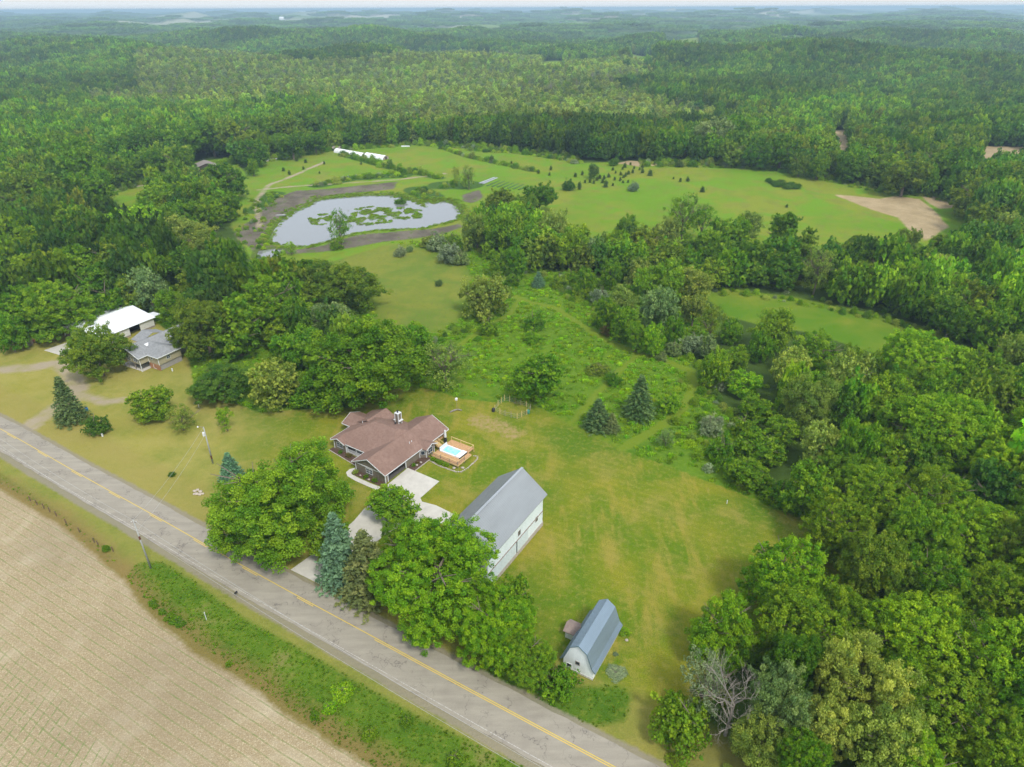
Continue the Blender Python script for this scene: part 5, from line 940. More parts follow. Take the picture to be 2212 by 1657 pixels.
# ------------------------------------------------------------------ grey-shingled house on the left
ax, ay = at(*((150 + 1430 / 6.9125) * .83788, (780 + 1000 / 6.9125) * .83788), 4.6)
K = thing('tan_house', 'tan house with grey shingled roof, its near end raised on posts', 'house', (ax, ay, 0), R(-28.6)); TAN = siding('tan_siding', (.38, .35, .24), .2); GS = shingle('grey_shingles', (.20, .21, .215), (.30, .31, .32))
BRK = NT('red_brick'); b_ = BRK.n('ShaderNodeTexBrick'); b_.inputs['Scale'].default_value = 2.; BRK.l(BRK.pos(), b_.inputs[0]); b_.inputs['Color1'].default_value = (.33, .13, .06, 1); b_.inputs['Color2'].default_value = (.40, .18, .09, 1); b_.inputs['Mortar'].default_value = (.4, .36, .3, 1); BRK.l(b_.outputs[0], BRK.p.inputs['Base Color'])
m = MB(); m.box(-10.2, .3, 2.3, -.4, 22, 4.6); m.add([(-10.2, .3, 4.6), (-.4, .3, 4.6), (-5.3, .3, 6.75), (-10.2, .5, 4.6), (-.4, .5, 4.6), (-5.3, .5, 6.75)], [(0, 1, 2), (5, 4, 3)]); m.box(-.4, 3.2, 1.9, 4.2, 11, 4.6); m.build('wall', TAN, K)
m = MB(); m.box(-9.8, 7, -.3, -.5, 22, 2.3); m.box(-.4, 3.35, -.3, 3.9, 11, 1.9); m.build('foundation', simple('grey_block', (.30, .29, .28), .9), K); m = MB(); m.box(-.5, 3.2, -.3, 4.2, 3.33, 1.9); m.build('brick_wall', BRK.m, K)
m = MB(); ek, rk = 4.62, 7.0; m.slab([(.2, -.3, ek), (.2, 22.5, ek), (-5.3, 22.5, rk), (-5.3, -.3, rk)], .15); m.slab([(-5.3, -.3, rk), (-5.3, 22.5, rk), (-10.8, 22.5, ek), (-10.8, -.3, ek)], .15)
m.slab([(-5.0, 6.9, 6.7), (1.0, 6.9, 6.5), (4.8, 2.7, ek), (-1.5, 2.7, ek)][::-1], .15); m.slab([(-5.0, 6.9, 6.7), (-1.5, 11.4, ek), (4.8, 11.4, ek), (1.0, 6.9, 6.5)][::-1], .15); m.slab([(4.8, 2.7, ek), (4.8, 11.4, ek), (1.0, 6.9, 6.5)], .15)
m.slab([(-9, 12, 6.4), (-14, 12, 6.2), (-14, 7.5, 4.7), (-9, 7.5, 4.7)], .15); m.slab([(-9, 12, 6.4), (-14, 12, 6.2), (-14, 16.5, 4.7), (-9, 16.5, 4.7)][::-1], .15); m.build('roof', GS, K)
m = MB(); [m.beam(p, q, .1, .22) for p, q in (((.2, -.35, ek - .1), (-5.3, -.35, rk - .1)), ((-5.3, -.35, rk - .1), (-10.8, -.35, ek - .1)), ((.25, -.3, ek - .1), (.25, 2.7, ek - .1)), ((.25, 2.65, ek - .1), (4.8, 2.65, ek - .1)), ((4.85, 2.7, ek - .1), (4.85, 11, ek - .1)), ((-10.3, .2, 4.5), (-.3, .2, 4.5)))]; m.build('fascia', WHITE, K)
m = MB(); [m.box(x, y, z0, x + .16, y + .16, 4.6) for x, y, z0 in ((-.5, .2, 0), (4.15, 3.1, 1.9), (-.45, 3.1, 1.9))]; m.build('corner_board', WHITE, K); m = MB(); [m.box(x, .4, -.2, x + .18, .6, 2.3) for x in (-10, -6.8, -3.6)]; m.build('post', GREYW, K)
for x in (-8.6, -5.3, -2.2): window(K, (x, .3, 3.45), 1.7, 1.1)
window(K, (1.2, 3.2, 3.6), .7, .8, 'y', 1); window(K, (4.2, 6.6, 3.4), 1.1, 1.1, 'x', 1)
m = MB(); m.slab([(-3.6, 5.0, 6.45), (-2.6, 5.0, 6.02), (-2.6, 6.4, 6.02), (-3.6, 6.4, 6.45)][::-1], .12); m.build('skylight', WHITE, K); m = MB(); m.tube([(-4, 16, 6.2), (-4, 16, 7.8)], .12, 8); m.build('vent_pipe', WHITE, K)
m = MB(); m.box(1.2, 3.12, .3, 1.3, 3.2, 1.6); m.box(1.2, 3.12, .3, 2.4, 3.2, .42); m.build('drain_pipe', WHITE, K); m = MB(); m.box(-10.2, .3, -.1, -.3, 7, .05); m.build('patio_slab', CONC, K)
# white pole barn
ex, ey = at(*((150 + 1735 / 6.9125) * .83788, (780 + 260 / 6.9125) * .83788), 3.4)
Pb = thing('pole_barn', 'wide low pole barn with a very bright white metal roof', 'barn', (ex, ey, 0), R(-29.5)); WR = metalroof('white_metal_roof', (.80, .83, .86), .35); WG = siding('light_siding', (.62, .63, .62), .5, True)
WR.node_tree.nodes['Principled BSDF'].inputs['Metallic'].default_value = 0
Wp, Lp = 21.5, 20.0
m = MB(); m.box(-.8, -1.2 - 4.6 + 0, .6, -.6, -.6, 3.25); m.box(-.8, -Lp, .6, -.6, -9.6, 3.25); m.box(-Wp + .8, -Lp, 0, -Wp + 1, -.6, 2.7); m.box(-Wp + 1, -.8, 0, -.8, -.6, 3.2); m.box(-Wp + 1, -Lp, 2.2, -.8, -Lp + .2, 3.2); m.build('wall', WG, Pb)
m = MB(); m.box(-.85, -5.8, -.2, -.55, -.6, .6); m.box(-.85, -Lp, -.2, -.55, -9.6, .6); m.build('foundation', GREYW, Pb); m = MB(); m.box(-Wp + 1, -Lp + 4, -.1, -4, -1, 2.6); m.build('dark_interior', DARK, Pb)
m = MB(); pr = [(0, -Lp - .6, 3.4), (0, 0, 3.4), (-11.5, 0, 5.4), (-11.5, -Lp - .6, 5.4)]; pl = [(-11.5, -Lp - .6, 5.4), (-11.5, 0, 5.4), (-Wp, 0, 3.0), (-Wp, -Lp - .6, 3.0)]; m.slab(pr, .1); m.slab(pl, .1); m.build('roof', WR, Pb); ribs(Pb, *[pr[i] for i in (0, 1, 2, 3)], .9, WR); ribs(Pb, pl[3], pl[2], pl[1], pl[0], .9, WR)
m = MB(); m.slab([(-4.5, -15, 4.27), (-4.5, -5, 4.27), (-9.5, -5, 5.14), (-9.5, -15, 5.14)], .05); m.build('skylight_panel', simple('new_white_sheet', (.93, .94, .95), .4, .02), Pb)
m = MB(); m.box(-Wp + 5, -Lp - .1, 0, -Wp + 9, -Lp, 2.9); m.build('blue_panel', simple('blue_sheet', (.13, .26, .42), .5), Pb); m = MB(); m.slab([(-6, .2, 3.1), (-2, .2, 3.1), (-2, 3.4, 2.9), (-6, 3.4, 2.9)], .1); m.build('annex_roof', WR, Pb)
flat('concrete_pad', [(95, 757), (150, 738), (215, 748), (165, 778)], .05, CONC)
# yard things on the left
x_, y_, _ = atz(60, 745); Sh = thing('storage_shed', 'tiny dark shed with a grey pitched lid beside the flat trailer', 'shed', (x_, y_, 0), R(-20))
m = MB(); m.box(-1.3, -1.1, 0, 1.3, 1.1, 1.9); m.build('wall', GREYW, Sh); m = MB(); m.slab([(-1.5, -1.3, 1.85), (1.5, -1.3, 1.85), (1.5, 0, 2.6), (-1.5, 0, 2.6)], .08); m.slab([(-1.5, 0, 2.6), (1.5, 0, 2.6), (1.5, 1.3, 1.85), (-1.5, 1.3, 1.85)], .08); m.build('roof', simple('shed_roof', (.14, .15, .16), .8), Sh); m = MB(); m.box(-.4, -1.15, .1, .4, -1.1, 1.5); m.build('door', BLACK, Sh)
x_, y_, _ = atz(88, 738); Tr = thing('flat_trailer', 'rusty red flatbed trailer heaped with scrap in the left yard', 'trailer', (x_, y_, 0), R(8)); RED = simple('rusty_red', (.26, .09, .06), .7, .3, 3)
m = MB(); m.box(-2.4, -1.0, .55, 2.4, 1.0, .7); m.beam((2.4, .6, .62), (3.8, 0, .55), .1); m.beam((2.4, -.6, .62), (3.8, 0, .55), .1); [m.box(x, y, .7, x + .06, y + .06, 1.1) for x in (-2.3, 0, 2.2) for y in (-.98, .92)]; m.build('bed', RED, Tr)
for x in (-.5, .4):
    for y in (-1.1, 1.1): m = MB(); m.tube([(x, y - .1, .35), (x, y + .1, .35)], .34, 12); m.build('wheel', BLACK, Tr)
sc_ = random.Random(3)
for i in range(9): x, y = sc_.uniform(-2, 2), sc_.uniform(-.7, .7); m = MB(); m.box(-.4, -.15, 0, .4, .15, .2); o = m.build('scrap', (GREYW, WHITE, RED)[i % 3], Tr, loc=(x, y, .72 + .1 * (i % 3)), rz=sc_.uniform(0, 3)); o.rotation_euler.x = sc_.uniform(-.3, .3)
x_, y_, _ = atz(188, 888); Bl = thing('barrel', 'blue plastic barrel on the lawn right of the dark spruce', 'barrel', (x_, y_, 0)); BLU = simple('blue_plastic', (.02, .17, .36), .4)
m = MB(); m.tube([(0, 0, 0), (0, 0, .15), (0, 0, .8), (0, 0, 1.1)], [.36, .42, .42, .36], 14); m.build('drum', BLU, Bl, True); m = MB(); m.tube([(0, 0, 1.1), (0, 0, 1.14)], .3, 14); m.build('lid', BLACK, Bl)
# ------------------------------------------------------------------ utility poles and wires
def pole(u, v, hgt, label, lean=0.):
    x, y, z = atz(u, v); p = thing('utility_pole', label, 'utility pole', (x, y, z - .1)); p.rotation_euler = (0, lean, 0)
    m = MB(); m.tube([(0, 0, 0), (0, 0, hgt)], [.19, .12], 10); m.build('pole', POLE, p, True); return p
p1o = pole(325, 1225, 12.1, 'wooden utility pole in the ditch on the field side of the road', R(-1.0)); p2o = pole(460, 1001, 10.4, 'utility pole carrying a white transformer on the lawn')
m = MB(); m.tube([(0, 0, 7.4), (0, 0, 8.2)], .185, 10); m.build('brown_wrap', simple('brown_wrap', (.12, .05, .03), .8), p1o); m = MB(); m.box(-.5, -.05, 11.5, .5, .05, 11.6); m.build('bracket', GREYW, p1o)
for x in (-.45, .45): m = MB(); m.tube([(x, 0, 11.6), (x, 0, 11.8)], .06, 8); m.build('insulator', WHITE, p1o)
m = MB(); m.tube([(0, 0, 1.5), (0, 0, 2.4)], .2, 10); m.build('brown_wrap', simple('brown_wrap2', (.10, .05, .03), .8), p2o)
m = MB(); m.tube([(-.35, -.1, 8.0), (-.35, -.1, 8.9)], .28, 12); m.build('transformer', WHITE, p2o); m = MB(); m.tube([(-.35, -.1, 8.9), (-.35, -.1, 9.15)], .07, 8); m.build('bushing', WHITE, p2o); m = MB(); m.beam((-.1, 0, 10.3), (-1.3, 0, 10.5), .08); m.build('lamp_arm', GREYW, p2o); m = MB(); m.tube([(-1.3, 0, 10.35), (-1.3, 0, 10.55)], [.22, .12], 10); m.build('yard_light', WHITE, p2o)
CBL = simple('cable', (.42, .42, .40), .5)
def wire(a, b, sag, label, r=.022, group='overhead wires'):
    pts_ = []; 
    for k in range(17): t_ = k / 16; pts_.append((a[0] + (b[0] - a[0]) * t_, a[1] + (b[1] - a[1]) * t_, a[2] + (b[2] - a[2]) * t_ - sag * 4 * t_ * (1 - t_)))
    m = MB(); m.tube(pts_, r, 4, False); return tag(m.build('overhead_wire', CBL), label, 'wire', group)
t1 = (p1o.location.x - .2, p1o.location.y, 11.7); t1b = (t1[0], t1[1], 9.0)
e1 = at(1160, 1657, 9.6); dx, dy = e1[0] - t1[0], e1[1] - t1[1]; far_ = (t1[0] + dx * 1.25, t1[1] + dy * 1.25)
wire(t1, (far_[0], far_[1], 10.9), 1.5, 'upper overhead wire running from the ditch pole down the road'); wire(t1b, (far_[0], far_[1], 8.4), 1.6, 'lower overhead wire running from the ditch pole down the road')
wl_ = at(-60, 905, 11.7); wire(t1, (wl_[0], wl_[1], 11.7), 1.2, 'upper overhead wire running from the ditch pole to the left edge'); wire(t1b, (wl_[0], wl_[1], 9.1), 1.2, 'lower overhead wire running from the ditch pole to the left edge')
t2 = (p2o.location.x, p2o.location.y, 10.2); wire(t1, t2, .9, 'upper service wire crossing the road between the two poles'); wire(t1b, (t2[0], t2[1], 8.3), .9, 'lower service wire crossing the road between the two poles')
# ------------------------------------------------------------------ small roadside and garden things
def post(u, v, hgt, mat, label, w_=.1, group=None, cat='post', name='fence_post'):
    x, y, z = atz(u, v); m = MB(); m.box(-w_ / 2, -w_ / 2, -.1, w_ / 2, w_ / 2, hgt); m.box(-w_ * .7, -w_ * .7, hgt - .04, w_ * .7, w_ * .7, hgt + .02); return tag(m.build(name, mat, None, False, (x, y, z)), label, cat, group)
FR = simple('rusty_post', (.14, .09, .07), .9); k = 0
for k_, (u, v) in enumerate([(66, 1082), (80, 1090), (95, 1098), (108, 1106), (122, 1115), (143, 1131), (172, 1150), (204, 1172), (212, 1178), (245, 1192)]): post(u, v, 1.3, FR, nth(k_) + ' dark fence post from the left along the field ditch', .12, 'fence posts along the field')
post(445, 1335, 1.9, WHITE, 'thin white marker post leaning in the ditch grass', .09); post(1308, 905, 1.0, WHITE, 'white plastic stake right of the garden fence', .08) if False else None
x_, y_, z_ = atz(512, 1290); Mb = thing('mailbox', 'dark mailbox on a post across the road from the driveway', 'mailbox', (x_, y_, z_), R(-30)); m = MB(); m.box(-.05, -.05, 0, .05, .05, 1.05); m.build('post', GREYW, Mb)
m = MB(); pr_ = [(-.16, 0), (.16, 0), (.16, .18), (.1, .3), (0, .34), (-.1, .3), (-.16, .18)]; m.add([(x, -.28, 1.05 + z) for x, z in pr_] + [(x, .28, 1.05 + z) for x, z in pr_], [tuple(range(7)), tuple(range(13, 6, -1))] + [(i, i + 7, (i + 1) % 7 + 7, (i + 1) % 7) for i in range(7)]); m.build('box', BLACK, Mb)
rr_ = random.Random(8)
for i, (u, v, s_) in enumerate([(421, 1062, .5), (427, 1059, .45), (433, 1063, .5), (425, 1068, .55), (432, 1069, .5), (420, 1068, .4), (438, 1067, .4)]): x_, y_, z_ = atz(u, v); rock(x_, y_, z_, s_ * .85, ['back left', 'rearmost', 'back right', 'middle left', 'large middle right', 'leftmost', 'rightmost'][i] + ' stone of the rock pile on the roadside lawn', 'stone', 'rock pile on the lawn', simple('pale_stone', (.46, .40, .33), .9, .2, 3) if i == 0 else bpy.data.materials['pale_stone'], 'stone')
for i, (a_, b_) in enumerate([((972, 892), (984, 886)), ((976, 890), (992, 885)), ((986, 886), (998, 888))]):
    x0_, y0_, _ = atz(*a_); x1_, y1_, _ = atz(*b_); m = MB(); m.tube([(x0_, y0_, .18), (.5 * (x0_ + x1_), .5 * (y0_ + y1_), .3), (x1_, y1_, .22)], [.2, .17, .1], 7); tag(m.build('log', DEADW, None, True), ['left', 'middle', 'right'][i] + ' bleached log lying on the lawn behind the brown house', 'log', 'bleached logs')
x_, y_, z_ = atz(987, 885); Bh = thing('birdhouse', 'white birdhouse on a thin pole above the bleached logs', 'birdhouse', (x_, y_, 0)); m = MB(); m.tube([(0, 0, 0), (0, 0, 3.0)], .04, 6); m.build('pole', GREYW, Bh); m = MB(); m.box(-.3, -.25, 3.0, .3, .25, 3.5); m.build('house_box', WHITE, Bh); m = MB(); m.slab([(-.4, -.35, 3.5), (.4, -.35, 3.5), (0, 0, 3.8)], .04); m.slab([(-.4, .35, 3.5), (0, 0, 3.8), (.4, .35, 3.5)], .04); m.build('roof', WHITE, Bh)
x_, y_, z_ = atz(1277, 1004 + 10); 
Gf = thing('garden_fence', 'small vegetable garden fence of pale posts and wire behind the brown house', 'fence', (0, 0, 0)); gp = [(1069, 888), (1080, 894), (1091, 899), (1104, 902), (1117, 905), (1127, 901), (1138, 896), (1146, 886), (1137, 879), (1125, 875), (1113, 872), (1101, 868), (1090, 866), (1083, 871), (1076, 877)]
GP = [atz(*p) for p in gp]
for x, y, z in GP: m = MB(); m.box(-.06, -.06, 0, .06, .06, 1.9); m.build('post', WOODL if (x * 7) % 2 > 1 else GREYW, Gf, loc=(x, y, z))
m = MB(); [m.beam((GP[i][0], GP[i][1], zz_), (GP[(i + 1) % len(GP)][0], GP[(i + 1) % len(GP)][1], zz_), .025) for i in range(len(GP)) for zz_ in (.3, .8, 1.3)]; m.build('wire', CBL, Gf)
for (u, v, c, lb) in [(1066, 889, BLACK, 'dark compost bin at the left corner of the garden fence'), (1141, 893, simple('green_plastic', (.05, .22, .15), .5), 'green rain barrel at the right corner of the garden fence')]:
    x_, y_, z_ = atz(u, v); m = MB(); m.tube([(0, 0, 0), (0, 0, .3), (0, 0, 1.0), (0, 0, 1.15)], [.4, .46, .42, .2], 12); tag(m.build('bin' if c is BLACK else 'rain_barrel', c, None, True, (x_, y_, z_)), lb, 'bin' if c is BLACK else 'barrel')
for u, v, lb in [(1570, 1088, 'small white yard hydrant on the lawn near the right woods'), (222, 943, 'small grey utility box on the roadside lawn below the dark bush'), (373, 802, 'small grey utility box on the lawn right of the tan house'), (430, 880, 'little white stake near the lone bright sapling')]: post(u, v, .9, WHITE, lb, .28 if 'box' in lb else .12, None, 'utility box' if 'box' in lb else 'post', 'utility_box' if 'box' in lb else 'stake')
put_ = lambda u, v, w_, h_, c, lb: place_tree('shrub', *atz(u, v), w_, h_, c, lb, 'bush', None, None, 20)
put_(372, 1028, 1.8, 1.2, 'deep', 'single low bush on the roadside lawn above the rock pile')
for u, v, w_, lb in [(330, 1304, 1.6, 'leafy weed clump at the field edge, uppermost'), (336, 1312, 1.2, 'leafy weed clump just below the uppermost one'), (352, 1325, 1.4, 'leafy weed clump in the middle of the field edge row'), (368, 1336, 2.2, 'big leafy weed clump at the field edge'), (381, 1343, 2.2, 'big leafy weed clump next to the dry stalks'), (392, 1350, 1.8, 'lowest leafy weed clump of the field edge row'), (495, 1438, 1.2, 'small weed clump further down the field edge')]: put_(u, v, w_, 1.0, 'maple', lb)
for u, v, w_, c, lb in [(740, 1495, 4.0, 'bright', 'large bush in the ditch below the road'), (712, 1530, 2.6, 'bright', 'smaller bush left of the large ditch bush'), (800, 1585, 2.6, 'walnut', 'yellow-green bush low in the ditch'), (680, 1550, 1.6, 'maple', 'little bush by the field in the ditch'), (985, 1640, 3.0, 'walnut', 'bush in the ditch at the bottom of the picture'), (880, 1560, 2.2, 'maple', 'dark weedy bush in the ditch middle'), (230, 1190, 1.6, 'maple', 'weed bush in the narrow left ditch')]: put_(u, v, w_, 1.5, c, lb)
# ------------------------------------------------------------------ far meadow: greenhouses, sheds, boat, crop rows
PLS = simple('white_plastic_film', (.80, .83, .84), .45, .05, .5)
def hoop(a_px, b_px, r, label, end=True):
    a_, b_ = atz(*a_px), atz(*b_px); L_ = math.dist(a_[:2], b_[:2]); ang = math.atan2(b_[1] - a_[1], b_[0] - a_[0]); o = thing('hoop_house', label, 'greenhouse', a_, ang)
    n = 9; v = []; f = []; kk = int(L_ / 2)
    for k in range(kk + 1):
        x = L_ * k / kk; rr2 = r * (1 - .03 * (k % 2))
        v += [(x, -rr2 * math.cos(math.pi * j / n), rr2 * .95 * math.sin(math.pi * j / n)) for j in range(n + 1)]
    for k in range(kk): f += [(k * (n + 1) + j, k * (n + 1) + j + 1, (k + 1) * (n + 1) + j + 1, (k + 1) * (n + 1) + j) for j in range(n)]
    m = MB(); m.add(v, f); m.build('film_cover', PLS, o, True)
    if end:
        m = MB(); m.add([(L_ + .02, -r * .98 * math.cos(math.pi * j / n), r * .93 * math.sin(math.pi * j / n)) for j in range(n + 1)], [tuple(range(n + 1))]); m.box(L_ + .03, -r, 0, L_ + .1, r, .1); m.build('end_wall', GREYW, o); m = MB(); m.box(L_ + .05, -.7, .1, L_ + .12, .7, 2.1); m.build('door', BLACK, o)
    m = MB(); [m.tube([(x, -r * 1.01 * math.cos(math.pi * j / n), r * .96 * math.sin(math.pi * j / n)) for j in range(n + 1)], .05, 4) for x in np.arange(0, L_ + .1, 4)]; m.build('hoop', GREYW, o); return o
hoop((728, 328.5), (788, 337.5), 3.0, 'longer white plastic hoop house at the top of the orchard, left one', False); hoop((793, 338), (834, 344.5), 3.0, 'shorter white hoop house with a dark door in its end wall')
def shed(u, v, lw, dw, hh, rz, roofc, wallc, label, nm='shed', over=.4):
    x, y, z = atz(u, v); o = thing(nm, label, 'shed', (x, y, z), rz); m = MB(); m.box(-lw / 2, -dw / 2, -.3, lw / 2, dw / 2, hh); m.add([(-lw / 2, -dw / 2, hh), (-lw / 2, dw / 2, hh), (-lw / 2, 0, hh * 1.45)], [(0, 2, 1)]); m.add([(lw / 2, -dw / 2, hh), (lw / 2, dw / 2, hh), (lw / 2, 0, hh * 1.45)], [(0, 1, 2)]); m.build('wall', wallc, o)
    m = MB(); l2, d2 = lw / 2 + over, dw / 2 + over; m.slab([(-l2, -d2, hh - .1), (l2, -d2, hh - .1), (l2, 0, hh * 1.5), (-l2, 0, hh * 1.5)], .12); m.slab([(-l2, 0, hh * 1.5), (l2, 0, hh * 1.5), (l2, d2, hh - .1), (-l2, d2, hh - .1)], .12); m.build('roof', roofc, o); return o
RG = simple('brown_grey_roof', (.24, .21, .19), .8, .1, 1); DW = simple('dark_boards', (.055, .04, .035), .9, .2, 2)
shed(447, 369, 13, 12, 4.0, R(-62), RG, DW, 'dark barn with a grey-brown roof against the far left oaks', 'dark_barn')
shed(728, 325, 6, 5, 2.0, R(-10), GREYW, DW, 'tiny weathered shed behind the hoop houses')
x_, y_, z_ = atz(606, 468); Dk = thing('rowing_boat', 'grey flat boat pulled up on the left pond bank', 'boat', (x_, y_, z_ + .1), R(15)); 
m = MB(); m.add([(-2.6, -.8, .6), (2.2, -.8, .6), (3.2, 0, .75), (2.2, .8, .6), (-2.6, .8, .6), (-2.4, -.6, 0), (2.0, -.6, 0), (2.7, 0, .1), (2.0, .6, 0), (-2.4, .6, 0)], [(5, 6, 7, 8, 9), (0, 5, 6, 1), (1, 6, 7, 2), (2, 7, 8, 3), (3, 8, 9, 4), (4, 9, 5, 0)]); m.build('hull', metalroof('alu', (.42, .44, .45), .4), Dk)
for x in (-1.4, .6): m = MB(); m.box(x, -.75, .4, x + .35, .75, .46); m.build('bench', GREYW, Dk)
for i, (u, v, lb) in enumerate([(876, 317, 'white flat sheet lying at the far meadow rim'), ]): x_, y_, z_ = atz(u, v); m = MB(); m.box(-3.2, -1, 0, 3.2, 1, .7); tag(m.build('white_tarp', WHITE, None, False, (x_, y_, z_)), lb, 'tarp')
x_, y_, z_ = atz(585, 346); m = MB(); m.box(-12, -1.2, 0, 12, 1.2, .8); tag(m.build('row_cover', metalroof('tarp', (.5, .5, .5), .5), None, False, (x_, y_, z_), R(32)), 'long grey covered stack beside the orchard track', 'stack')
a_, b_ = atz(1045, 398), atz(1108, 370); m = MB(); L_ = math.dist(a_[:2], b_[:2]); [m.box(0, y, 0, L_, y + 1.4, .5) for y in (0, 2.2)]; tag(m.build('row_cover', metalroof('fabric_cover', (.40, .43, .46), .6), None, False, a_, math.atan2(b_[1] - a_[1], b_[0] - a_[0])), 'long pale fabric row cover on the edge of the market garden', 'row cover')
BLV = leafmat('crop_leaf', (.055, .13, .02))
a_, b_ = atz(1050, 402), atz(1116, 372); cr_ = thing('market_garden', 'striped vegetable beds right of the pale row cover', 'garden', a_, math.atan2(b_[1] - a_[1], b_[0] - a_[0]))
for k in range(9): m = MB(); m.box(0, -3.6 * k - 1.2, -.05, L_ * (1 - .02 * k), -3.6 * k - .1, .45); m.build('vegetable_row', simple('crop_green', (.06, .13, .025), .9, .3, 1) if k == 0 else bpy.data.materials['crop_green'], cr_)
# far buildings near the horizon
def farb(u, v, w_, h_, label, name='far_building', col=WHITE):
    x, y, z = atz(u, v); s_ = depth(x, y) / F; o = thing(name, label, 'building', (x, y, z), 0); m = MB(); m.box(-w_ * s_ / 2, -8, 0, w_ * s_ / 2, 8, h_ * s_); m.build('wall', col, o); m = MB(); m.slab([(-w_ * s_ / 2 - 1, -9, h_ * s_), (w_ * s_ / 2 + 1, -9, h_ * s_), (w_ * s_ / 2 + 1, 0, h_ * s_ * 1.4), (-w_ * s_ / 2 - 1, 0, h_ * s_ * 1.4)], .5); m.slab([(-w_ * s_ / 2 - 1, 0, h_ * s_ * 1.4), (w_ * s_ / 2 + 1, 0, h_ * s_ * 1.4), (w_ * s_ / 2 + 1, 9, h_ * s_), (-w_ * s_ / 2 - 1, 9, h_ * s_)], .5); m.build('roof', WR, o)
for u, v, w_, h_, lb in [(610, 44, 9, 8, 'white farm building far off, with a tall middle, left of centre'), (592, 45, 10, 3, 'long white shed left of the tall white farm building'), (625, 45, 8, 3, 'white shed right of the tall white farm building'), (655, 24, 14, 4, 'pair of white bins near the horizon left of centre'), (1062, 84, 8, 3.5, 'white house among trees in the middle distance, left'), (1075, 82, 8, 4, 'white house among trees in the middle distance, middle'), (1088, 85, 6, 3, 'white house among trees in the middle distance, right'),
                         (1500, 29, 12, 3.5, 'white sheds near the horizon right of centre'), (1765, 50, 14, 3, 'long white barn in the hazy distance at right'), (1965, 49, 12, 4, 'bright white building in the distance at far right'), (1984, 49, 8, 3, 'smaller white building beside the bright far right one'), (1680, 29, 14, 3, 'white factory roof near the horizon at right')]: farb(u, v + 6, w_, h_, lb)
x_, y_, z_ = atz(793, 30); wt = thing('water_tower', 'white water tower rising near the horizon, left of centre', 'water tower', (x_, y_, z_)); m = MB(); m.tube([(0, 0, 0), (0, 0, 30)], [5, 3.5], 10); m.build('stem', WHITE, wt); m = MB(); m.tube([(0, 0, 30), (0, 0, 36), (0, 0, 46), (0, 0, 50)], [4, 13, 13, 4], 14); m.build('tank', WHITE, wt, True)
# ------------------------------------------------------------------ scattered growth: tall grass, weeds, undergrowth
def clump(seed, n=34, h=.9, r=.6, wdt=.10):
    s = np.random.RandomState(seed); a = s.rand(n) * 6.28; q = s.rand(n) ** .6 * r; b = np.stack([np.cos(a) * q, np.sin(a) * q, np.zeros(n)], 1); t = b * (1.2 + .5 * s.rand(n, 1)) + s.normal(size=(n, 3)) * .13; t[:, 2] = h * (.55 + .6 * s.rand(n)); sd = np.stack([-np.sin(a + s.normal(size=n)), np.cos(a), np.zeros(n)], 1) * wdt
    md = (b + t) / 2; md[:, 2] *= 1.25; V = np.stack([b - sd, b + sd, md + sd * .9, t, md - sd * .9], 1)
    return npmesh('grass_tuft', V.reshape(-1, 3), np.stack([[5 * i, 5 * i + 1, 5 * i + 2, 5 * i + 4] for i in range(n)] + [[5 * i + 4, 5 * i + 2, 5 * i + 3, 5 * i + 3] for i in range(0)]), LEAFI, dict(lv=np.repeat(s.rand(n), 5), cv=np.full(n * 5, s.rand())))
def weed(seed, n=90, r=.8, h=1.0, lf=.22):
    s = np.random.RandomState(seed); d = s.normal(size=(n, 3)); d[:, 2] = np.abs(d[:, 2]); d /= np.linalg.norm(d, axis=1)[:, None]; c_ = d * np.array([r, r, h]) * (.6 + .45 * s.rand(n, 1)); V, Q_ = leaves(c_, d, lf, s); return npmesh('weed_tuft', V, Q_, LEAFI, dict(lv=np.repeat(s.rand(n), 4), cv=np.full(n * 4, s.rand())))
glib = library('grass_library', [clump(1), clump(2), weed(3, 90, .8, .55), weed(4, 110, .9, .7)])
slib = library('bush_library', [weed(5, 420, 1.5, 2.2, .34), weed(6, 420, 1.6, 1.8, .32), weed(7, 500, 1.3, 2.8, .34)])
rg = np.random.RandomState(77)
def inpoly(poly, dens, seed=0):
    lo = poly.min(0); hi = poly.max(0); lo = np.maximum(lo, [-330, 40]); hi = np.minimum(hi, [330, 600]); n = int((hi - lo).prod() * dens); p = lo + rg.rand(n, 2) * (hi - lo); return p[sdf(p, poly) > 0]
def away(p, polys=(), lines=(), mar=.3):
    ok = np.ones(len(p), bool)
    for q in polys: ok &= sdf(p, q) < -mar
    for q, w_ in lines: ok &= sdf(p, q, False) + w_ < -.1
    return p[ok]
hp = away(inpoly(HOME, .42), [LAWN, CROPE, PASTURE], PATHS + [(off(-1.0), 7.0)]); o_ = np.argsort(RCL[:, 0]); hp = hp[hp[:, 1] > np.interp(hp[:, 0], RCL[o_, 0], RCL[o_, 1]) + 6]
pat = np.sin(hp[:, 0] / 7 + hp[:, 1] / 11) * np.cos(hp[:, 1] / 6 - hp[:, 0] / 17) + .4 * rg.rand(len(hp)); hp = hp[(pat > -.35) | (rg.rand(len(hp)) < .35)]
n = len(hp); ix = np.where(rg.rand(n) < .5, rg.randint(2, 4, n), rg.randint(0, 2, n)); s_ = rg.uniform(.5, 1.25, n)
tn = np.array([.24, .43, .018]) * rg.uniform(.75, 1.25, (n, 1)) * rg.uniform(.85, 1.15, (n, 3)); scatter_object('meadow_growth', np.column_stack([hp, hzv(hp[:, 0], hp[:, 1])]), np.stack([s_ * 1.2, s_ * 1.2, s_], 1), rg.rand(n) * 6.28, ix, tn, glib)
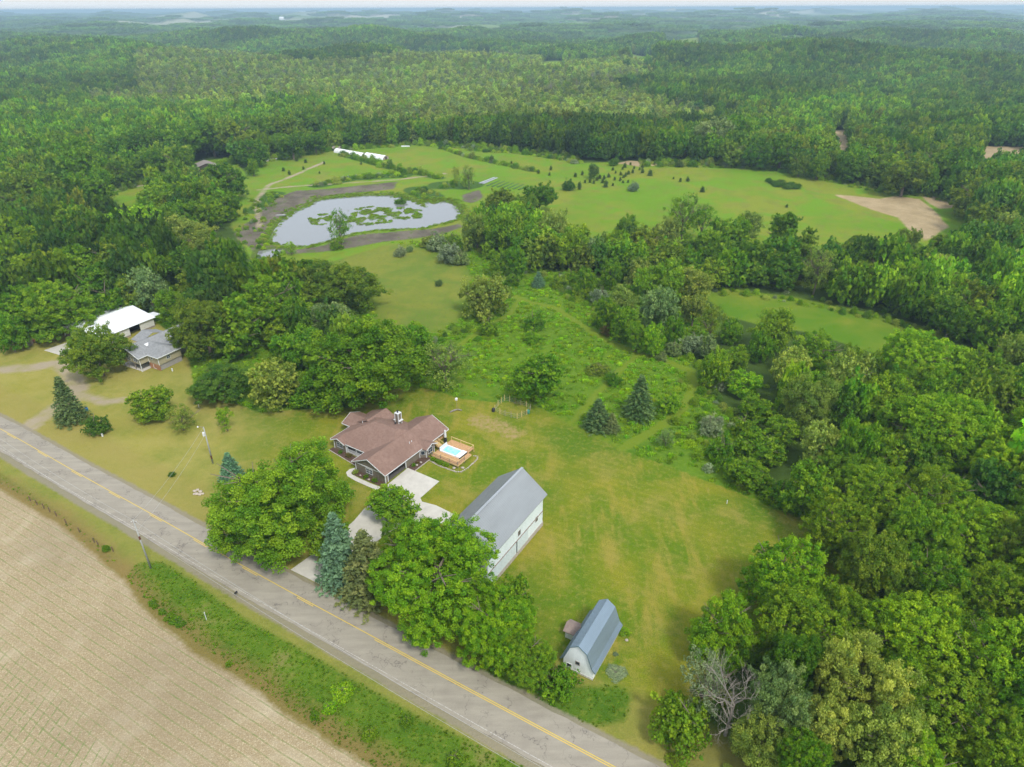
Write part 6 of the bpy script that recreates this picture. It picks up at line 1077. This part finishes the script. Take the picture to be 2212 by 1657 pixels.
dp = np.vstack([inpoly(DITCH, 3.6), inpoly(DITCH2, .7), inpoly(DITCH3, 1.8)]); dp = away(dp, [], [(off(-1.0), 5.2)]); n = len(dp); ix = np.where(rg.rand(n) < .03, 2 + rg.randint(0, 2, n), rg.randint(0, 2, n)); s_ = rg.uniform(.12, .34, n)
tn = np.array([.17, .31, .018]) * rg.uniform(.85, 1.2, (n, 1)) * rg.uniform(.85, 1.15, (n, 3)); scatter_object('ditch_grass', np.column_stack([dp, hzv(dp[:, 0], dp[:, 1])]), np.stack([s_, s_, s_], 1), rg.rand(n) * 6.28, ix, tn, glib)
# pond plants: reed islands, shore plants
ISL = [G([(672, 470), (690, 462), (715, 462), (712, 476), (690, 482), (676, 480)]), G([(760, 452), (800, 445), (830, 448), (838, 456), (800, 462), (770, 462)]), G([(745, 470), (790, 462), (840, 466), (835, 476), (790, 482), (750, 478)]), G([(840, 448), (870, 446), (905, 452), (900, 458), (860, 460), (842, 456)]), G([(842, 460), (870, 462), (905, 460), (900, 468), (870, 470), (845, 468)]), G([(846, 422), (868, 420), (882, 428), (860, 433)]), G([(905, 436), (920, 425), (960, 428), (950, 434), (920, 442)])]
ip_ = np.vstack([inpoly(POND.mean(0) * 0 + q.mean(0) + (q - q.mean(0)) * 1.25, 1.3) for q in ISL]); nz_ = np.sin(ip_[:, 0] / 1.9 + ip_[:, 1] / 3.1) + np.cos(ip_[:, 0] / 3.3 - ip_[:, 1] / 2.2 + 1) + .7 * np.sin(ip_[:, 0] / .9); ip_ = ip_[nz_ > -.35]; sh = inpoly(POND + 0, .0) if False else None
sp_ = inpoly(POND.mean(0) + (POND - POND.mean(0)) * 1.25, .6); sdv = sdf(sp_, POND); sp_ = sp_[(sdv < .6) & (sdv > -5.5) & (rg.rand(len(sp_)) < .75)]
pp_ = np.vstack([ip_, sp_]); n = len(pp_); zz2 = np.maximum(hzv(pp_[:, 0], pp_[:, 1]), POND_Z - .1); s_ = rg.uniform(.5, 1.2, n); tn = np.array([.20, .33, .02]) * rg.uniform(.7, 1.3, (n, 1)) * rg.uniform(.85, 1.15, (n, 3)); scatter_object('pond_plants', np.column_stack([pp_, zz2]), np.stack([s_ * 1.3, s_ * 1.3, s_ * .8], 1), rg.rand(n) * 6.28, 2 + rg.randint(0, 2, n), tn, glib)
# brush: banks of the far meadow and the skirts of the woods
def along(line, wd, step): p = resample(line, step); return p + rg.normal(size=p.shape) * wd * .45
br = [along(q, w_, 1.0) for q, w_ in BANK for _ in range(1)]
edge = [along(G(q), 3.0, 1.6) for q in ([(1010, 520), (1100, 580), (1180, 600), (1280, 612), (1300, 700), (1400, 745), (1500, 770), (1545, 850), (1590, 920), (1620, 1020), (1700, 1090), (1790, 1130)], [(1510, 628), (1560, 630), (1700, 650), (1850, 680), (1960, 703), (2080, 745)], [(1620, 712), (1750, 735), (1880, 775), (1980, 795)], [(1455, 1640), (1500, 1560), (1560, 1460), (1700, 1350)], [(640, 880), (760, 880), (830, 840)], [(0, 735), (110, 720), (190, 690)], [(330, 650), (390, 690)], [(1010, 325), (1130, 332), (1250, 352)], [(1380, 358), (1650, 364), (1760, 384), (1900, 414), (2000, 425)], [(560, 352), (720, 326), (900, 314), (1010, 320)], [(240, 420), (330, 390), (430, 376)], [(880, 760), (930, 740), (1000, 720)], [(560, 860), (640, 850)], [(1180, 600), (1250, 640), (1330, 700), (1380, 730)])]
HB = inpoly(G([(1440, 850), (1500, 800), (1560, 880), (1620, 1010), (1790, 1130), (1700, 1100), (1500, 1010), (1440, 960)]), .10); HB2 = inpoly(G([(1170, 600), (1280, 605), (1400, 700), (1480, 770), (1380, 745), (1270, 700)]), .13); HB3 = inpoly(G([(640, 560), (560, 560), (520, 520), (500, 480), (545, 440), (580, 480), (600, 540)]), .03)
HB4 = inpoly(G([(880, 700), (1000, 690), (1040, 740), (1000, 810), (900, 830), (870, 780)]), .03)
UW = np.vstack([inpoly(NEARW[1], .03), inpoly(NEARW[2], .012), inpoly(NEARW[0], .012)]); fedge = np.vstack([(lambda L_: L_ * (1 + rg.uniform(1, 18, (len(L_), 1)) / np.hypot(L_[:, 0], L_[:, 1])[:, None]))(along(G(q), 2.0, .4)) for q in ([(1010, 322), (1130, 329), (1250, 349)], [(1380, 355), (1650, 360), (1760, 381), (1900, 411), (2000, 425), (2070, 445)], [(560, 350), (720, 323), (900, 311), (1010, 317)], [(240, 415), (330, 386), (430, 372), (560, 348)])])
bp_ = away(np.vstack(br + edge + [HB, HB2, HB3, HB4, UW, fedge]), [LAWN, POND], PATHS); n = len(bp_); s_ = rg.uniform(.45, 1.15, n) * (1 + .8 * sstep(380, 440, bp_[:, 1]) * (rg.rand(n) < .5)); tc = np.array([COL['maple'], COL['walnut'], COL['bright'], COL['willow'], COL['olive'], COL['deep']])[rg.choice(6, n, p=[.3, .25, .15, .15, .05, .1])]
scatter_object('undergrowth', np.column_stack([bp_, hzv(bp_[:, 0], bp_[:, 1]) - .1]), np.stack([s_, s_, s_ * rg.uniform(.6, 1.1, n)], 1), rg.rand(n) * 6.28, rg.randint(0, 3, n), tc * rg.uniform(.8, 1.2, (n, 1)), slib)
# ------------------------------------------------------------------ haze: one closed box of thin air
def haze():
    t = bpy.data.materials.new('air'); t.use_nodes = True; n = t.node_tree; n.nodes.remove(n.nodes['Principled BSDF']); v = n.nodes.new('ShaderNodeVolumePrincipled')
    v.inputs['Color'].default_value = (.58, .82, 1, 1); v.inputs['Density'].default_value = HAZE; v.inputs['Anisotropy'].default_value = .2
    n.links.new(v.outputs[0], n.nodes['Material Output'].inputs['Volume'])
    m = MB(); m.box(-31500, -1600, -45, 31500, 46500, 104); o = m.build('haze', t); o['kind'] = 'stuff'; return o
HAZE = 1.7e-4
haze()
